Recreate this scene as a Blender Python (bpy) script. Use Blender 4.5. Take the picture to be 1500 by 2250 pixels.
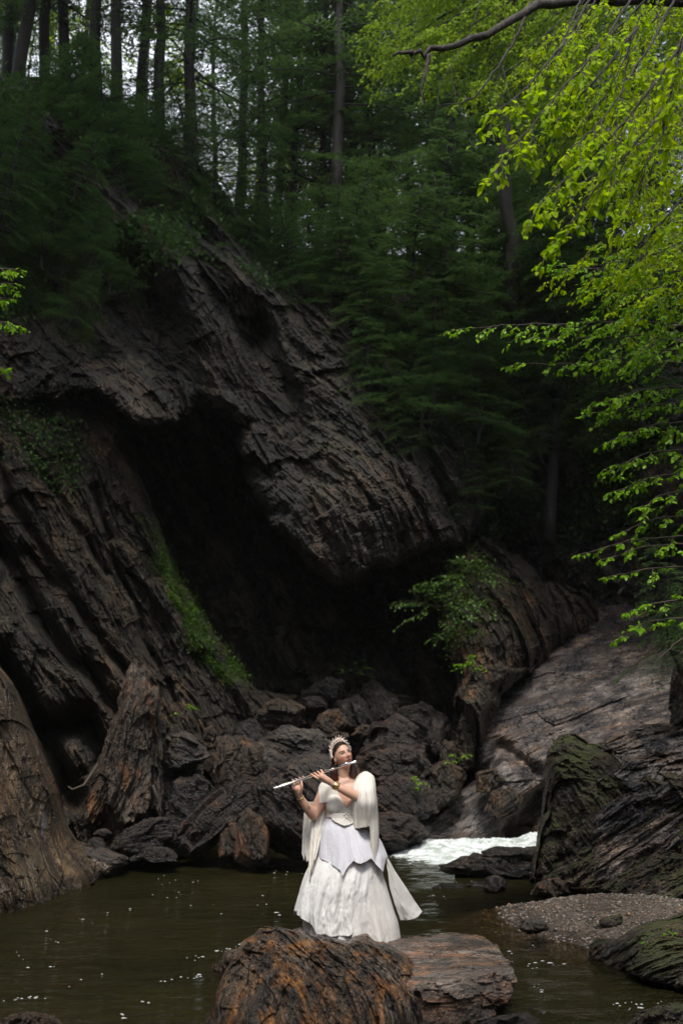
import bpy, bmesh, math, random
import numpy as np
from mathutils import Vector, Matrix

R = math.radians
scene = bpy.context.scene
for o in list(bpy.data.objects):
    bpy.data.objects.remove(o)
C = scene.collection

# ------------------------------------------------------------------ camera, sky, sun, exposure
CAM_Z, PITCH, LENS = 2.0, 12.26, 35.0
FPX = 2250 * LENS / 36.0
cam_data = bpy.data.cameras.new('camera')
cam = bpy.data.objects.new('camera', cam_data)
C.objects.link(cam)
cam.location = (0, 0, CAM_Z)
cam.rotation_euler = (R(90 + PITCH), 0, 0)
cam_data.sensor_fit = 'VERTICAL'
cam_data.sensor_height = 36
cam_data.lens = LENS
cam_data.clip_end = 2000
cam_data.dof.use_dof = True
cam_data.dof.focus_distance = 8.9
cam_data.dof.aperture_fstop = 1.8
scene.camera = cam

SUN_EL, SUN_AZ = 60.0, 186.0      # azimuth: compass-like, 180 = from behind the camera
world = bpy.data.worlds.new('World')
scene.world = world
world.use_nodes = True
wn = world.node_tree
wn.nodes.clear()
wo = wn.nodes.new('ShaderNodeOutputWorld')
wb = wn.nodes.new('ShaderNodeBackground')
ws = wn.nodes.new('ShaderNodeTexSky')
ws.sky_type = 'NISHITA'
ws.sun_disc = False
ws.sun_elevation = R(SUN_EL)
ws.sun_rotation = R(SUN_AZ)
ws.dust_density = 4.0
ws.air_density = 1.0
ws.ozone_density = 1.5
wb.inputs[1].default_value = 0.10
wc = wn.nodes.new('ShaderNodeMix'); wc.data_type = 'RGBA'      # thin bright overcast over the blue
wcn = wn.nodes.new('ShaderNodeTexNoise'); wcn.inputs['Scale'].default_value = 2.0; wcn.inputs['Detail'].default_value = 5
wcr = wn.nodes.new('ShaderNodeMapRange'); wcr.inputs['From Min'].default_value = .3; wcr.inputs['From Max'].default_value = .7
wcr.inputs['To Min'].default_value = .6; wcr.inputs['To Max'].default_value = .95
wn.links.new(wcn.outputs['Fac'], wcr.inputs['Value']); wn.links.new(wcr.outputs[0], wc.inputs[0])
wn.links.new(ws.outputs[0], wc.inputs[6]); wc.inputs[7].default_value = (6.9, 7.2, 8.0, 1)
wn.links.new(wc.outputs[2], wb.inputs[0])
wn.links.new(wb.outputs[0], wo.inputs[0])

sun_data = bpy.data.lights.new('sun', 'SUN')
sun_data.energy = 1.5
sun_data.angle = R(14)
sun_data.color = (1.0, 0.95, 0.88)
sun = bpy.data.objects.new('sun', sun_data)
C.objects.link(sun)
sd = Vector((math.sin(R(SUN_AZ)) * math.cos(R(SUN_EL)), math.cos(R(SUN_AZ)) * math.cos(R(SUN_EL)), math.sin(R(SUN_EL))))
sun.rotation_euler = sd.to_track_quat('Z', 'Y').to_euler()
sun.location = sd * 40

scene.view_settings.view_transform = 'Standard'
scene.view_settings.look = 'None'
scene.view_settings.gamma = 1
scene.view_settings.exposure = 1.12
scene.cycles.use_denoising = True
scene.cycles.max_bounces = 6
scene.cycles.diffuse_bounces = 3
scene.cycles.glossy_bounces = 3
scene.cycles.transmission_bounces = 3
scene.cycles.volume_bounces = 0
scene.cycles.transparent_max_bounces = 8
scene.cycles.caustics_reflective = False
scene.cycles.caustics_refractive = False
scene.cycles.sample_clamp_indirect = 4

# ------------------------------------------------------------------ helpers
_st, _ct = math.sin(R(PITCH)), math.cos(R(PITCH))

def W(px, py, y):
    """Point of the place seen at photo pixel (px, py) that lies y metres ahead."""
    px = np.asarray(px, float); py = np.asarray(py, float); y = np.asarray(y, float)
    u = (px - 750) / FPX; v = (1125 - py) / FPX
    t = y / (_ct - v * _st)
    return np.stack(np.broadcast_arrays(u * t, y + 0 * t, CAM_Z + t * (_st + v * _ct)), -1)

def V(px, py, y):
    return Vector(W(px, py, y).tolist())

def PX(p):
    """World point(s) to photo pixels."""
    p = np.asarray(p, float)
    dz = p[..., 2] - CAM_Z
    fwd = p[..., 1] * _ct + dz * _st
    up = -p[..., 1] * _st + dz * _ct
    return 750 + FPX * p[..., 0] / fwd, 1125 - FPX * up / fwd

def ground_y(py, z=0.0):
    v = (1125 - py) / FPX
    return (z - CAM_Z) * (_ct - v * _st) / (_st + v * _ct)

_rng = np.random.RandomState(7)
_perm = _rng.permutation(256)
_perm = np.concatenate([_perm, _perm, _perm]).astype(np.int64)
_g = _rng.normal(size=(256, 3)); _g /= np.linalg.norm(_g, axis=1)[:, None]

def perlin(p):
    p = np.asarray(p, float)
    i = np.floor(p).astype(np.int64); f = p - i
    i &= 255
    w = f * f * f * (f * (f * 6 - 15) + 10)
    out = 0.0
    for dx in (0, 1):
        wx = w[..., 0] if dx else 1 - w[..., 0]
        for dy in (0, 1):
            wy = w[..., 1] if dy else 1 - w[..., 1]
            for dz in (0, 1):
                wz = w[..., 2] if dz else 1 - w[..., 2]
                h = _perm[(_perm[(_perm[(i[..., 0] + dx) & 255] + i[..., 1] + dy) & 255] + i[..., 2] + dz) & 255]
                g = _g[h]
                d = g[..., 0] * (f[..., 0] - dx) + g[..., 1] * (f[..., 1] - dy) + g[..., 2] * (f[..., 2] - dz)
                out = out + wx * wy * wz * d
    return out * 1.5

def fbm(p, octaves=4, gain=0.5, lac=2.03, ridged=False, seed=0.0):
    p = np.asarray(p, float) + seed * 17.31
    a, s, tot = 1.0, 0.0, 0.0
    for _ in range(octaves):
        n = perlin(p)
        if ridged: n = 1 - 2 * np.abs(n)
        s = s + a * n; tot += a
        a *= gain; p = p * lac + 11.7
    return s / tot

def hash2(a, b, seed=0):
    a = a.astype(np.int64); b = b.astype(np.int64)
    return _perm[(_perm[(a + seed * 37) & 255] + b) & 255] / 255.0

def frame(phi):
    """Layer frame: n across the layers, a along them; phi = degrees the layers fall to the right."""
    f = R(phi)
    return np.array([math.sin(f), 0.0, math.cos(f)]), np.array([math.cos(f), 0.0, -math.sin(f)])

def strata(p, phi, big=0.5, mid=0.15, fine=0.05, th=0.55, seed=1, aniso=5.0, yt=0.35):
    """Relief of foliated rock at points p, metres (positive = sticks out)."""
    n, a = frame(phi)
    wv = np.stack([fbm(p * 0.45, 2, seed=seed), fbm(p * 0.45, 2, seed=seed + 3)], -1)
    s = p @ n + yt * p[..., 1] + 0.28 * wv[..., 0] + .05 * fbm(p * 1.9, 3, seed=seed + 11); l = p @ a + 0.5 * wv[..., 1]; y = p[..., 1]
    q = np.stack([s, y, l], -1)
    h = big * fbm(q * np.array([0.55, 0.2, 0.16]), 3, seed=seed)
    for th_, ln, amp in ((th, 1.7, mid), (th * 0.37, 0.7, mid * 0.55), (th * 0.16, 0.3, mid * 0.28)):
        k = np.floor(s / th_); m = np.floor(l / ln + hash2(k, k * 0, seed) * 7.0)
        fr = s / th_ - k
        h = h + amp * (2 * hash2(k, m, seed + 1) - 1) + amp * 0.25 * (fr - 0.5)
    h = h + fine * 1.2 * fbm(q * np.array([9, 4, 9.0 / aniso]), 4, 0.65, seed=seed + 5, ridged=True)
    h = h + fine * 1.2 * fbm(q * np.array([2.6, 2, 2.6 / aniso * 1.6]), 3, seed=seed + 8, ridged=True)
    return h

def mk_mesh(name, verts, faces, smooth=True, attrs=None):
    """Mesh from numpy arrays; faces (M,3) or (M,4)."""
    verts = np.ascontiguousarray(verts, dtype=np.float32).reshape(-1, 3)
    faces = np.ascontiguousarray(faces, dtype=np.int32)
    k = faces.shape[1]; m = len(faces)
    me = bpy.data.meshes.new(name)
    me.vertices.add(len(verts)); me.vertices.foreach_set('co', verts.ravel())
    me.loops.add(m * k); me.loops.foreach_set('vertex_index', faces.ravel())
    me.polygons.add(m)
    me.polygons.foreach_set('loop_start', np.arange(0, m * k, k, dtype=np.int32))
    me.polygons.foreach_set('loop_total', np.full(m, k, dtype=np.int32))
    me.polygons.foreach_set('use_smooth', np.full(m, smooth, dtype=bool))
    if attrs:
        for an, av in attrs.items():
            at = me.attributes.new(an, 'FLOAT', 'POINT')
            at.data.foreach_set('value', np.ascontiguousarray(av, dtype=np.float32).ravel())
    me.update(calc_edges=True)
    me.validate()
    return me

def link(name, me, mat=None, parent=None):
    o = bpy.data.objects.new(name, me); C.objects.link(o)
    if mat is not None and me is not None and not me.materials: me.materials.append(mat)
    if parent is not None: o.parent = parent
    return o

def tag(o, label=None, cat=None, group=None, kind=None):
    if label: o['label'] = label
    if cat: o['category'] = cat
    if group: o['group'] = group
    if kind: o['kind'] = kind
    return o

def empty(name, loc=(0, 0, 0), rz=0.0):
    o = bpy.data.objects.new(name, None); C.objects.link(o)
    o.location = loc; o.rotation_euler = (0, 0, rz)
    o.empty_display_size = 0.2
    return o

def copy_tree(o, parent=None):
    c = o.copy(); C.objects.link(c); c.parent = parent
    for ch in list(o.children): copy_tree(ch, c)
    return c

def grid_faces(nu, nv, closed_u=False, closed_v=False, off=0):
    """Quads of a (nv rows, nu columns) grid."""
    iu = np.arange(nu if closed_u else nu - 1); iv = np.arange(nv if closed_v else nv - 1)
    U, Vv = np.meshgrid(iu, iv)
    U = U.ravel(); Vv = Vv.ravel(); U2 = (U + 1) % nu; V2 = (Vv + 1) % nv
    return np.stack([Vv * nu + U, Vv * nu + U2, V2 * nu + U2, V2 * nu + U], -1) + off

class Geo:
    """Collects vertices and quads, then becomes one mesh."""
    def __init__(s): s.v = []; s.f = []; s.n = 0
    def add(s, v, f):
        v = np.asarray(v, float).reshape(-1, 3); f = np.asarray(f, int)
        if f.shape[1] == 3: f = np.concatenate([f, f[:, 2:3]], 1)
        s.v.append(v); s.f.append(f + s.n); s.n += len(v)
    def tube(s, pts, rad, k=8, cap=True):
        pts = np.asarray(pts, float); n = len(pts)
        rad = np.broadcast_to(np.asarray(rad, float), (n,))
        t = np.gradient(pts, axis=0); t /= np.linalg.norm(t, axis=1)[:, None] + 1e-9
        ref = np.array([0.0, 0, 1]) if abs(t[0, 2]) < 0.9 else np.array([1.0, 0, 0])
        rings = []
        u = np.cross(t[0], ref); u /= np.linalg.norm(u)
        ang = np.arange(k) * 2 * np.pi / k
        for i in range(n):
            u = u - t[i] * (u @ t[i]); u /= np.linalg.norm(u) + 1e-9
            w = np.cross(t[i], u)
            rings.append(pts[i] + rad[i] * (np.cos(ang)[:, None] * u + np.sin(ang)[:, None] * w))
        v = np.concatenate(rings)
        f = grid_faces(k, n, closed_u=True)
        if cap:
            v = np.concatenate([v, pts[:1], pts[-1:]])
            a = np.arange(k); b = (a + 1) % k
            c0 = np.full(k, n * k); c1 = c0 + 1
            f = np.concatenate([f, np.stack([b, a, c0, c0], -1), np.stack([a + (n - 1) * k, b + (n - 1) * k, c1, c1], -1)])
        s.add(v, f)
    def build(s, name, mat=None, parent=None, smooth=True):
        v = np.concatenate(s.v); f = np.concatenate(s.f)
        tri = f[:, 2] == f[:, 3]
        if tri.all(): me = mk_mesh(name, v, f[:, :3], smooth)
        elif not tri.any(): me = mk_mesh(name, v, f, smooth)
        else:
            me = bpy.data.meshes.new(name)
            q = f[~tri]; t3 = f[tri][:, :3]
            idx = np.concatenate([q.ravel(), t3.ravel()]).astype(np.int32)
            tot = np.concatenate([np.full(len(q), 4), np.full(len(t3), 3)]).astype(np.int32)
            st = np.concatenate([[0], np.cumsum(tot)[:-1]]).astype(np.int32)
            me.vertices.add(len(v)); me.vertices.foreach_set('co', v.astype(np.float32).ravel())
            me.loops.add(len(idx)); me.loops.foreach_set('vertex_index', idx)
            me.polygons.add(len(tot)); me.polygons.foreach_set('loop_start', st); me.polygons.foreach_set('loop_total', tot)
            me.polygons.foreach_set('use_smooth', np.full(len(tot), smooth, dtype=bool))
            me.update(calc_edges=True); me.validate()
        return link(name, me, mat, parent)

# ------------------------------------------------------------------ materials
class NT:
    def __init__(s, name):
        s.m = bpy.data.materials.new(name); s.m.use_nodes = True
        s.t = s.m.node_tree; s.t.nodes.clear()
        s.out = s.n('ShaderNodeOutputMaterial')
    def n(s, typ, **kw):
        nd = s.t.nodes.new(typ)
        for k, v in kw.items(): setattr(nd, k, v)
        return nd
    def l(s, a, b): s.t.links.new(a, b)
    def inp(s, nd, key, v):
        if hasattr(v, 'is_output'): s.l(v, nd.inputs[key])
        else:
            if isinstance(v, tuple) and len(v) == 3 and nd.inputs[key].type == 'RGBA': v = v + (1,)
            nd.inputs[key].default_value = v
    def noise(s, vec, scale, detail=4, rough=0.55, dist=0.0):
        nd = s.n('ShaderNodeTexNoise'); s.l(vec, nd.inputs['Vector'])
        nd.inputs['Scale'].default_value = scale; nd.inputs['Detail'].default_value = detail
        nd.inputs['Roughness'].default_value = rough; nd.inputs['Distortion'].default_value = dist
        return nd.outputs['Fac']
    def ramp(s, fac, lo, hi, a=0.0, b=1.0):
        nd = s.n('ShaderNodeMapRange'); nd.clamp = True; nd.interpolation_type = 'SMOOTHSTEP'
        s.inp(nd, 'Value', fac); s.inp(nd, 'From Min', lo); s.inp(nd, 'From Max', hi)
        s.inp(nd, 'To Min', a); s.inp(nd, 'To Max', b)
        return nd.outputs[0]
    def mix(s, fac, a, b, mode='MIX'):
        nd = s.n('ShaderNodeMix', data_type='RGBA', blend_type=mode)
        s.inp(nd, 0, fac); s.inp(nd, 6, a); s.inp(nd, 7, b)
        return nd.outputs[2]
    def math(s, op, a, b=0.0):
        nd = s.n('ShaderNodeMath', operation=op); s.inp(nd, 0, a); s.inp(nd, 1, b)
        return nd.outputs[0]
    def mapping(s, vec, rot=(0, 0, 0), scale=(1, 1, 1), loc=(0, 0, 0)):
        nd = s.n('ShaderNodeMapping'); s.l(vec, nd.inputs[0])
        nd.inputs['Rotation'].default_value = rot; nd.inputs['Scale'].default_value = scale; nd.inputs['Location'].default_value = loc
        return nd.outputs[0]
    def bump(s, h, dist, strength=1.0, normal=None):
        nd = s.n('ShaderNodeBump'); nd.inputs['Distance'].default_value = dist; nd.inputs['Strength'].default_value = strength
        s.l(h, nd.inputs['Height'])
        if normal is not None: s.l(normal, nd.inputs['Normal'])
        return nd.outputs[0]
    def bsdf(s, **kw):
        nd = s.n('ShaderNodeBsdfPrincipled')
        for k, v in kw.items(): s.inp(nd, k.replace('_', ' '), v)
        return nd
    def done(s, sh):
        s.l(sh, s.out.inputs[0]); return s.m

def rock_mat(name, phi=60, dark=(0.035, 0.031, 0.028), light=(0.17, 0.145, 0.12), gain=1.45, rust=(0.26, 0.12, 0.045), rust_amt=0.25,
             pale=(0.36, 0.34, 0.30), pale_amt=0.15, moss=(0.05, 0.085, 0.012), moss_amt=0.3, rough=0.42, k=1.0, bump=1.0, wavy=0.0, wb=0.38):
    light = tuple(v * gain for v in light)
    t = NT(name)
    tc = t.n('ShaderNodeTexCoord').outputs['Object']
    rot = t.mapping(tc, rot=(0, R(90 - phi), 0))
    wz = t.n('ShaderNodeTexNoise'); t.l(rot, wz.inputs['Vector']); wz.inputs['Scale'].default_value = 0.9 * k; wz.inputs['Detail'].default_value = 3
    vm = t.n('ShaderNodeVectorMath', operation='MULTIPLY_ADD'); t.l(wz.outputs['Color'], vm.inputs[0])
    vm.inputs[1].default_value = (0.20 + wavy * .4, 0.25, 0.4); t.l(rot, vm.inputs[2])
    wr = vm.outputs[0]
    st = t.mapping(wr, scale=(4.6 * k, 2.6 * k, 1.35 * k))
    st2 = t.mapping(wr, scale=(22 * k, 14 * k, 6.5 * k))
    big = t.noise(tc, 0.42 * k, 6, 0.6)
    a = t.noise(st, 1.0, 8, 0.62)
    b = t.noise(st2, 1.0, 6, 0.62)
    fine = t.noise(tc, 34 * k, 4, 0.6)
    val = t.math('ADD', t.math('MULTIPLY', a, 1 - wb), t.math('MULTIPLY', b, wb))
    hue = t.noise(t.mapping(wr, scale=(.9 * k, .6 * k, .35 * k), loc=(3, 8, -4)), 1.0, 5, .6)
    lt = t.mix(t.ramp(hue, .38, .62), tuple(light), (light[0] * 1.25, light[1] * .98, light[2] * .72))
    lt = t.mix(t.ramp(t.noise(t.mapping(wr, scale=(3.1 * k, 2.0 * k, 1.6 * k), loc=(1, -6, 3)), 1.0, 8, .7), .35, .62), tuple(v * .45 for v in light), lt)
    col = t.mix(t.ramp(val, 0.41, 0.58), dark, lt)
    col = t.mix(t.ramp(big, 0.35, 0.65, 0.0, 0.75), col, dark, 'MIX')
    rn = t.noise(t.mapping(wr, scale=(3.6 * k, 2.2 * k, 1.1 * k), loc=(5, 2, 9)), 1.0, 9, 0.72)
    rlo = 0.66 - 0.3 * rust_amt
    rf = t.math('MULTIPLY', t.ramp(rn, rlo, rlo + 0.16), t.ramp(val, 0.3, 0.6, 0.25, 0.95))
    col = t.mix(rf, col, rust)
    pn = t.noise(t.mapping(wr, scale=(2.6 * k, 2.0 * k, 1.5 * k), loc=(-7, 3, 1)), 1.0, 9, 0.72)
    plo = 0.70 - 0.25 * pale_amt
    pf = t.math('MULTIPLY', t.ramp(pn, plo, plo + 0.07), t.ramp(b, 0.35, 0.6, 0.2, 0.85))
    col = t.mix(pf, col, pale)
    vo = t.n('ShaderNodeTexVoronoi', feature='DISTANCE_TO_EDGE'); t.l(t.mapping(wr, scale=(2.4 * k, 1.3 * k, .8 * k)), vo.inputs['Vector']); vo.inputs['Scale'].default_value = 1.0
    vo2 = t.n('ShaderNodeTexVoronoi', feature='DISTANCE_TO_EDGE'); t.l(t.mapping(wr, scale=(7.5 * k, 4 * k, 2.6 * k)), vo2.inputs['Vector']); vo2.inputs['Scale'].default_value = 1.0
    crk = t.math('MINIMUM', t.math('MULTIPLY', vo.outputs['Distance'], 1.0), t.math('ADD', t.math('MULTIPLY', vo2.outputs['Distance'], 1.0), t.ramp(big, .4, .6, 0, .12)))
    crh = t.ramp(crk, 0.0, .05)
    def plates(sx, sy, sz, loc=(0, 0, 0)):
        nd = t.n('ShaderNodeTexVoronoi'); t.l(t.mapping(wr, scale=(sx * k, sy * k, sz * k), loc=loc), nd.inputs['Vector']); nd.inputs['Scale'].default_value = 1.0
        sc_ = t.n('ShaderNodeSeparateColor'); t.l(nd.outputs['Color'], sc_.inputs[0]); return sc_.outputs[0]
    plA, plB, plC = plates(3.4, 2.0, 1.0), plates(9, 5, 2.4, (4, 1, 2)), plates(24, 13, 7, (7, 3, 5))
    pl = t.math('ADD', t.math('MULTIPLY', plA, .5), t.math('ADD', t.math('MULTIPLY', plB, .32), t.math('MULTIPLY', plC, .18)))
    col = t.mix(t.ramp(pl, .25, .75, .55, 0), col, tuple(v * .8 for v in dark))
    cr = t.math('MAXIMUM', t.ramp(val, 0.30, 0.42, 0.75, 0.0), t.ramp(crk, 0.0, .03, .5, 0))
    col = t.mix(cr, col, (0.012, 0.010, 0.009))
    geo = t.n('ShaderNodeNewGeometry')
    sep = t.n('ShaderNodeSeparateXYZ'); t.l(geo.outputs['Normal'], sep.inputs[0])
    mn = t.noise(tc, 1.6 * k, 7, 0.7)
    ms = t.math('ADD', t.math('MULTIPLY', sep.outputs[2], 0.22), mn)
    mlo = 0.98 - 0.5 * moss_amt
    mf = t.ramp(ms, mlo - 0.08, mlo + 0.06)
    mcol = t.mix(t.noise(tc, 60 * k, 3, 0.6), tuple(c * 0.35 for c in moss), tuple(min(1, c * 1.7) for c in moss))
    if moss_amt > 0: col = t.mix(mf, col, mcol)
    h = t.math('ADD', t.math('ADD', t.math('MULTIPLY', a, 0.38), t.math('MULTIPLY', pl, .55)), t.math('ADD', t.math('ADD', t.math('MULTIPLY', b, 0.30), t.math('MULTIPLY', crh, .13)), t.math('MULTIPLY', fine, 0.14)))
    nb = t.bump(h, 0.22 * bump / k, 1.0)
    rg = t.ramp(t.noise(st2, 2.2, 4, 0.6), 0.3, 0.7, rough - 0.17, rough + 0.22)
    if moss_amt > 0:
        rg = t.mix(mf, rg, (0.9, 0.9, 0.9))
    wz_ = t.n('ShaderNodeSeparateXYZ'); t.l(geo.outputs['Position'], wz_.inputs[0])      # wet band along the waterline
    wet = t.ramp(t.math('SUBTRACT', wz_.outputs[2], t.math('MULTIPLY', mn, .22)), -.02, .10, 1.0, 0.0)
    col = t.mix(wet, col, t.mix(1.0, col, (.42, .40, .36), 'MULTIPLY'))
    rg = t.math('MULTIPLY', rg, t.math('SUBTRACT', 1.0, t.math('MULTIPLY', wet, .6)))
    p = t.bsdf(Base_Color=col, Roughness=rg, Normal=nb)
    return t.done(p.outputs[0])

def leaf_mat(name, col, col2, trans=0.5, scale=3.0, rough=0.45, gloss=0.5):
    t = NT(name)
    oi = t.n('ShaderNodeObjectInfo')
    tc = t.n('ShaderNodeTexCoord').outputs['Object']
    c = t.mix(t.ramp(t.noise(tc, scale, 3, 0.7), 0.3, 0.7), col, col2)
    c = t.mix(t.math('MULTIPLY', oi.outputs['Random'], 0.35), c, tuple(v * 0.55 for v in col2))
    p = t.bsdf(Base_Color=c, Roughness=rough, Specular_IOR_Level=gloss)
    tr = t.n('ShaderNodeBsdfTranslucent'); t.l(c, tr.inputs[0])
    mx = t.n('ShaderNodeMixShader'); mx.inputs[0].default_value = trans
    t.l(p.outputs[0], mx.inputs[1]); t.l(tr.outputs[0], mx.inputs[2])
    return t.done(mx.outputs[0])

def plain(name, col, rough=0.5, metal=0.0, nscale=30, var=0.15, bump=0.0, **kw):
    t = NT(name)
    tc = t.n('ShaderNodeTexCoord').outputs['Object']
    nz = t.noise(tc, nscale, 4, 0.6)
    c = t.mix(t.ramp(nz, 0.3, 0.7), tuple(v * (1 - var) for v in col), tuple(min(1, v * (1 + var)) for v in col))
    p = t.bsdf(Base_Color=c, Roughness=rough, Metallic=metal, **kw)
    if bump: t.l(t.bump(nz, bump), p.inputs['Normal'])
    return t.done(p.outputs[0])
# ------------------------------------------------------------------ rock builders
def tps(ctrl):
    c = np.array(ctrl, float); X = c[:, :2] / 1000.0; n = len(X)
    def U(r2): return np.where(r2 > 0, r2 * np.log(r2 + 1e-12), 0)
    K = U(((X[:, None] - X[None]) ** 2).sum(-1)) + 1e-4 * np.eye(n)
    P = np.concatenate([np.ones((n, 1)), X], 1)
    A = np.zeros((n + 3, n + 3)); A[:n, :n] = K; A[:n, n:] = P; A[n:, :n] = P.T
    w = np.linalg.solve(A, np.concatenate([c[:, 2], np.zeros(3)]))
    def f(px, py):
        q = np.stack([px, py], -1) / 1000.0
        out = w[n] + w[n + 1] * q[..., 0] + w[n + 2] * q[..., 1]
        for i in range(n): out = out + w[i] * U(((q - X[i]) ** 2).sum(-1))
        return out
    return f

def poly_sd(px, py, poly):
    """Distance to a polygon's outline, positive inside."""
    P = np.array(poly, float); Q = np.roll(P, -1, 0)
    d2 = np.full(px.shape, 1e18); ins = np.zeros(px.shape, bool)
    for (ax, ay), (bx, by) in zip(P, Q):
        ex, ey = bx - ax, by - ay
        t = np.clip(((px - ax) * ex + (py - ay) * ey) / (ex * ex + ey * ey + 1e-9), 0, 1)
        d2 = np.minimum(d2, (px - ax - t * ex) ** 2 + (py - ay - t * ey) ** 2)
        c = ((ay > py) != (by > py)) & (px < ex * (py - ay) / (ey + 1e-12) + ax)
        ins ^= c
    return np.where(ins, 1, -1) * np.sqrt(d2)

def chips(p, size, seed=1):
    """Flat broken facets: nearest jittered cell, each with its own tilt. Returns about -1..1."""
    q = np.asarray(p, float) / size; i = np.floor(q); best = np.full(q.shape[:-1], 1e9); val = np.zeros(q.shape[:-1])
    rs = np.random.RandomState(seed); J = rs.rand(256, 3); T_ = rs.normal(0, .55, (256, 3)); O = rs.uniform(-.5, .5, 256)
    for dx in (-1, 0, 1):
        for dy in (-1, 0, 1):
            for dz in (-1, 0, 1):
                c = (i + np.array([dx, dy, dz])).astype(np.int64) & 255
                h = _perm[_perm[_perm[c[..., 0]] + c[..., 1]] + c[..., 2]]
                cc = i + np.array([dx, dy, dz]) + J[h]; d = q - cc; dd = (d * d).sum(-1)
                m = dd < best; best = np.where(m, dd, best); val = np.where(m, (d * T_[h]).sum(-1) + O[h], val)
    return val

RELIEF = {}

def relief(name, ctrl, mat, outline=None, box=None, step=2.6, wpx=120, T=3.0, phi=60, rag=14, power=2.0, kind='structure', skirt=3.0, extra=None, chip=1.0, chip_big=.0, **st):
    if outline is not None:
        P = np.array(outline, float)
        box = (P[:, 0].min() - 30, P[:, 1].min() - 30, P[:, 0].max() + 30, P[:, 1].max() + 30)
    nx = int((box[2] - box[0]) / step) + 2; ny = int((box[3] - box[1]) / step) + 2
    gx, gy = np.meshgrid(np.linspace(box[0], box[2], nx), np.linspace(box[1], box[3], ny))
    D = tps(ctrl)(gx, gy)
    D = np.clip(D, min(c[2] for c in ctrl) - 2, max(c[2] for c in ctrl) + 3)
    keep = np.ones(gx.shape, bool)
    if outline is not None:
        sd = poly_sd(gx, gy, outline)
        p0 = W(gx, gy, D)
        sd = sd + rag * fbm(p0 * 1.3, 5, 0.6, seed=3) + rag * 0.6 * fbm(p0 * np.array([0.5, 0.5, 0.5]), 2, seed=9)
        keep = sd > 0
        e = np.clip(1 - sd / wpx, 0, 1)
        D = D + T * (1 - np.sqrt(np.clip(1 - e ** power, 0, 1)))
    p0 = W(gx, gy, D)
    D = D - strata(p0, phi, **st)
    n_, a_ = frame(phi); wp = p0 + .08 * np.stack([fbm(p0 * 1.1, 2, seed=41), fbm(p0 * 1.1, 2, seed=42), fbm(p0 * 1.1, 2, seed=43)], -1)
    sp = np.stack([wp @ n_, wp[..., 1] * .5, (wp @ a_) * .38], -1)
    D = D - chip * (chip_big * chips(sp, 2.1, 4) + .24 * chips(sp, .85, 5) + .11 * chips(sp, .32, 6) + .04 * chips(sp, .12, 8))
    if extra is not None: D = D + extra(gx, gy, p0)
    v = W(gx, gy, D).reshape(-1, 3)
    f = grid_faces(nx, ny)[:, ::-1]
    kf = keep.ravel()
    f = f[kf[f].all(1)]
    if outline is not None and skirt:
        # the body carries on behind its outline: a side wall runs back from every open edge
        e = np.concatenate([f[:, [0, 1]], f[:, [1, 2]], f[:, [2, 3]], f[:, [3, 0]]])
        key = np.sort(e, 1); key = key[:, 0] * (nx * ny) + key[:, 1]
        u, inv, cnt = np.unique(key, return_inverse=True, return_counts=True)
        be = e[cnt[inv] == 1]
        bv = np.unique(be); mp = np.full(nx * ny, -1); n0 = len(v)
        mp[bv] = np.arange(len(bv))
        cen = v[f.ravel()].mean(0)
        cp = np.array([0, 0, CAM_Z]); back = v[bv].copy()
        back = cp + (back - cp) * (1 + skirt / np.linalg.norm(back - cp, axis=1))[:, None]
        back[:, [0, 2]] += (cen[[0, 2]] - back[:, [0, 2]]) * 0.12
        rings = [v[bv] + (back - v[bv]) * q for q in (0.33, 0.66, 1.0)]
        rings = [r - np.array([0, 1, 0]) * strata(r, phi, **st)[:, None] * 0.6 for r in rings]
        v = np.concatenate([v] + rings); m = len(bv)
        a, b = be[:, 0], be[:, 1]
        f = np.concatenate([f, np.stack([b, a, n0 + mp[a], n0 + mp[b]], -1)] +
            [np.stack([n0 + i * m + mp[b], n0 + i * m + mp[a], n0 + (i + 1) * m + mp[a], n0 + (i + 1) * m + mp[b]], -1) for i in (0, 1)])
    used = np.unique(f); mp = np.full(len(v), -1); mp[used] = np.arange(len(used))
    o = link(name, mk_mesh(name, v[used], mp[f], smooth=False), mat)
    if kind: o['kind'] = kind
    RELIEF[name] = (box, nx, ny, D, keep)
    return o

def relief_rock(label, ctrl, mat, outline, group=None, **kw):
    o = relief('boulder', ctrl, M[mat], outline=outline, kind=None, **kw)
    return tag(o, label, 'boulder', group)

def depth_at(name, px, py):
    box, nx, ny, D, keep = RELIEF[name]
    i = np.clip(((np.asarray(px) - box[0]) / (box[2] - box[0]) * (nx - 1)).astype(int), 0, nx - 1)
    j = np.clip(((np.asarray(py) - box[1]) / (box[3] - box[1]) * (ny - 1)).astype(int), 0, ny - 1)
    return D[j, i], keep[j, i]

def ico(level):
    bm = bmesh.new(); bmesh.ops.create_icosphere(bm, subdivisions=level, radius=1)
    v = np.array([x.co[:] for x in bm.verts]); f = np.array([[q.index for q in x.verts] for x in bm.faces]); bm.free()
    return v / np.linalg.norm(v, axis=1)[:, None], f
_ICO = {}

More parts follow.
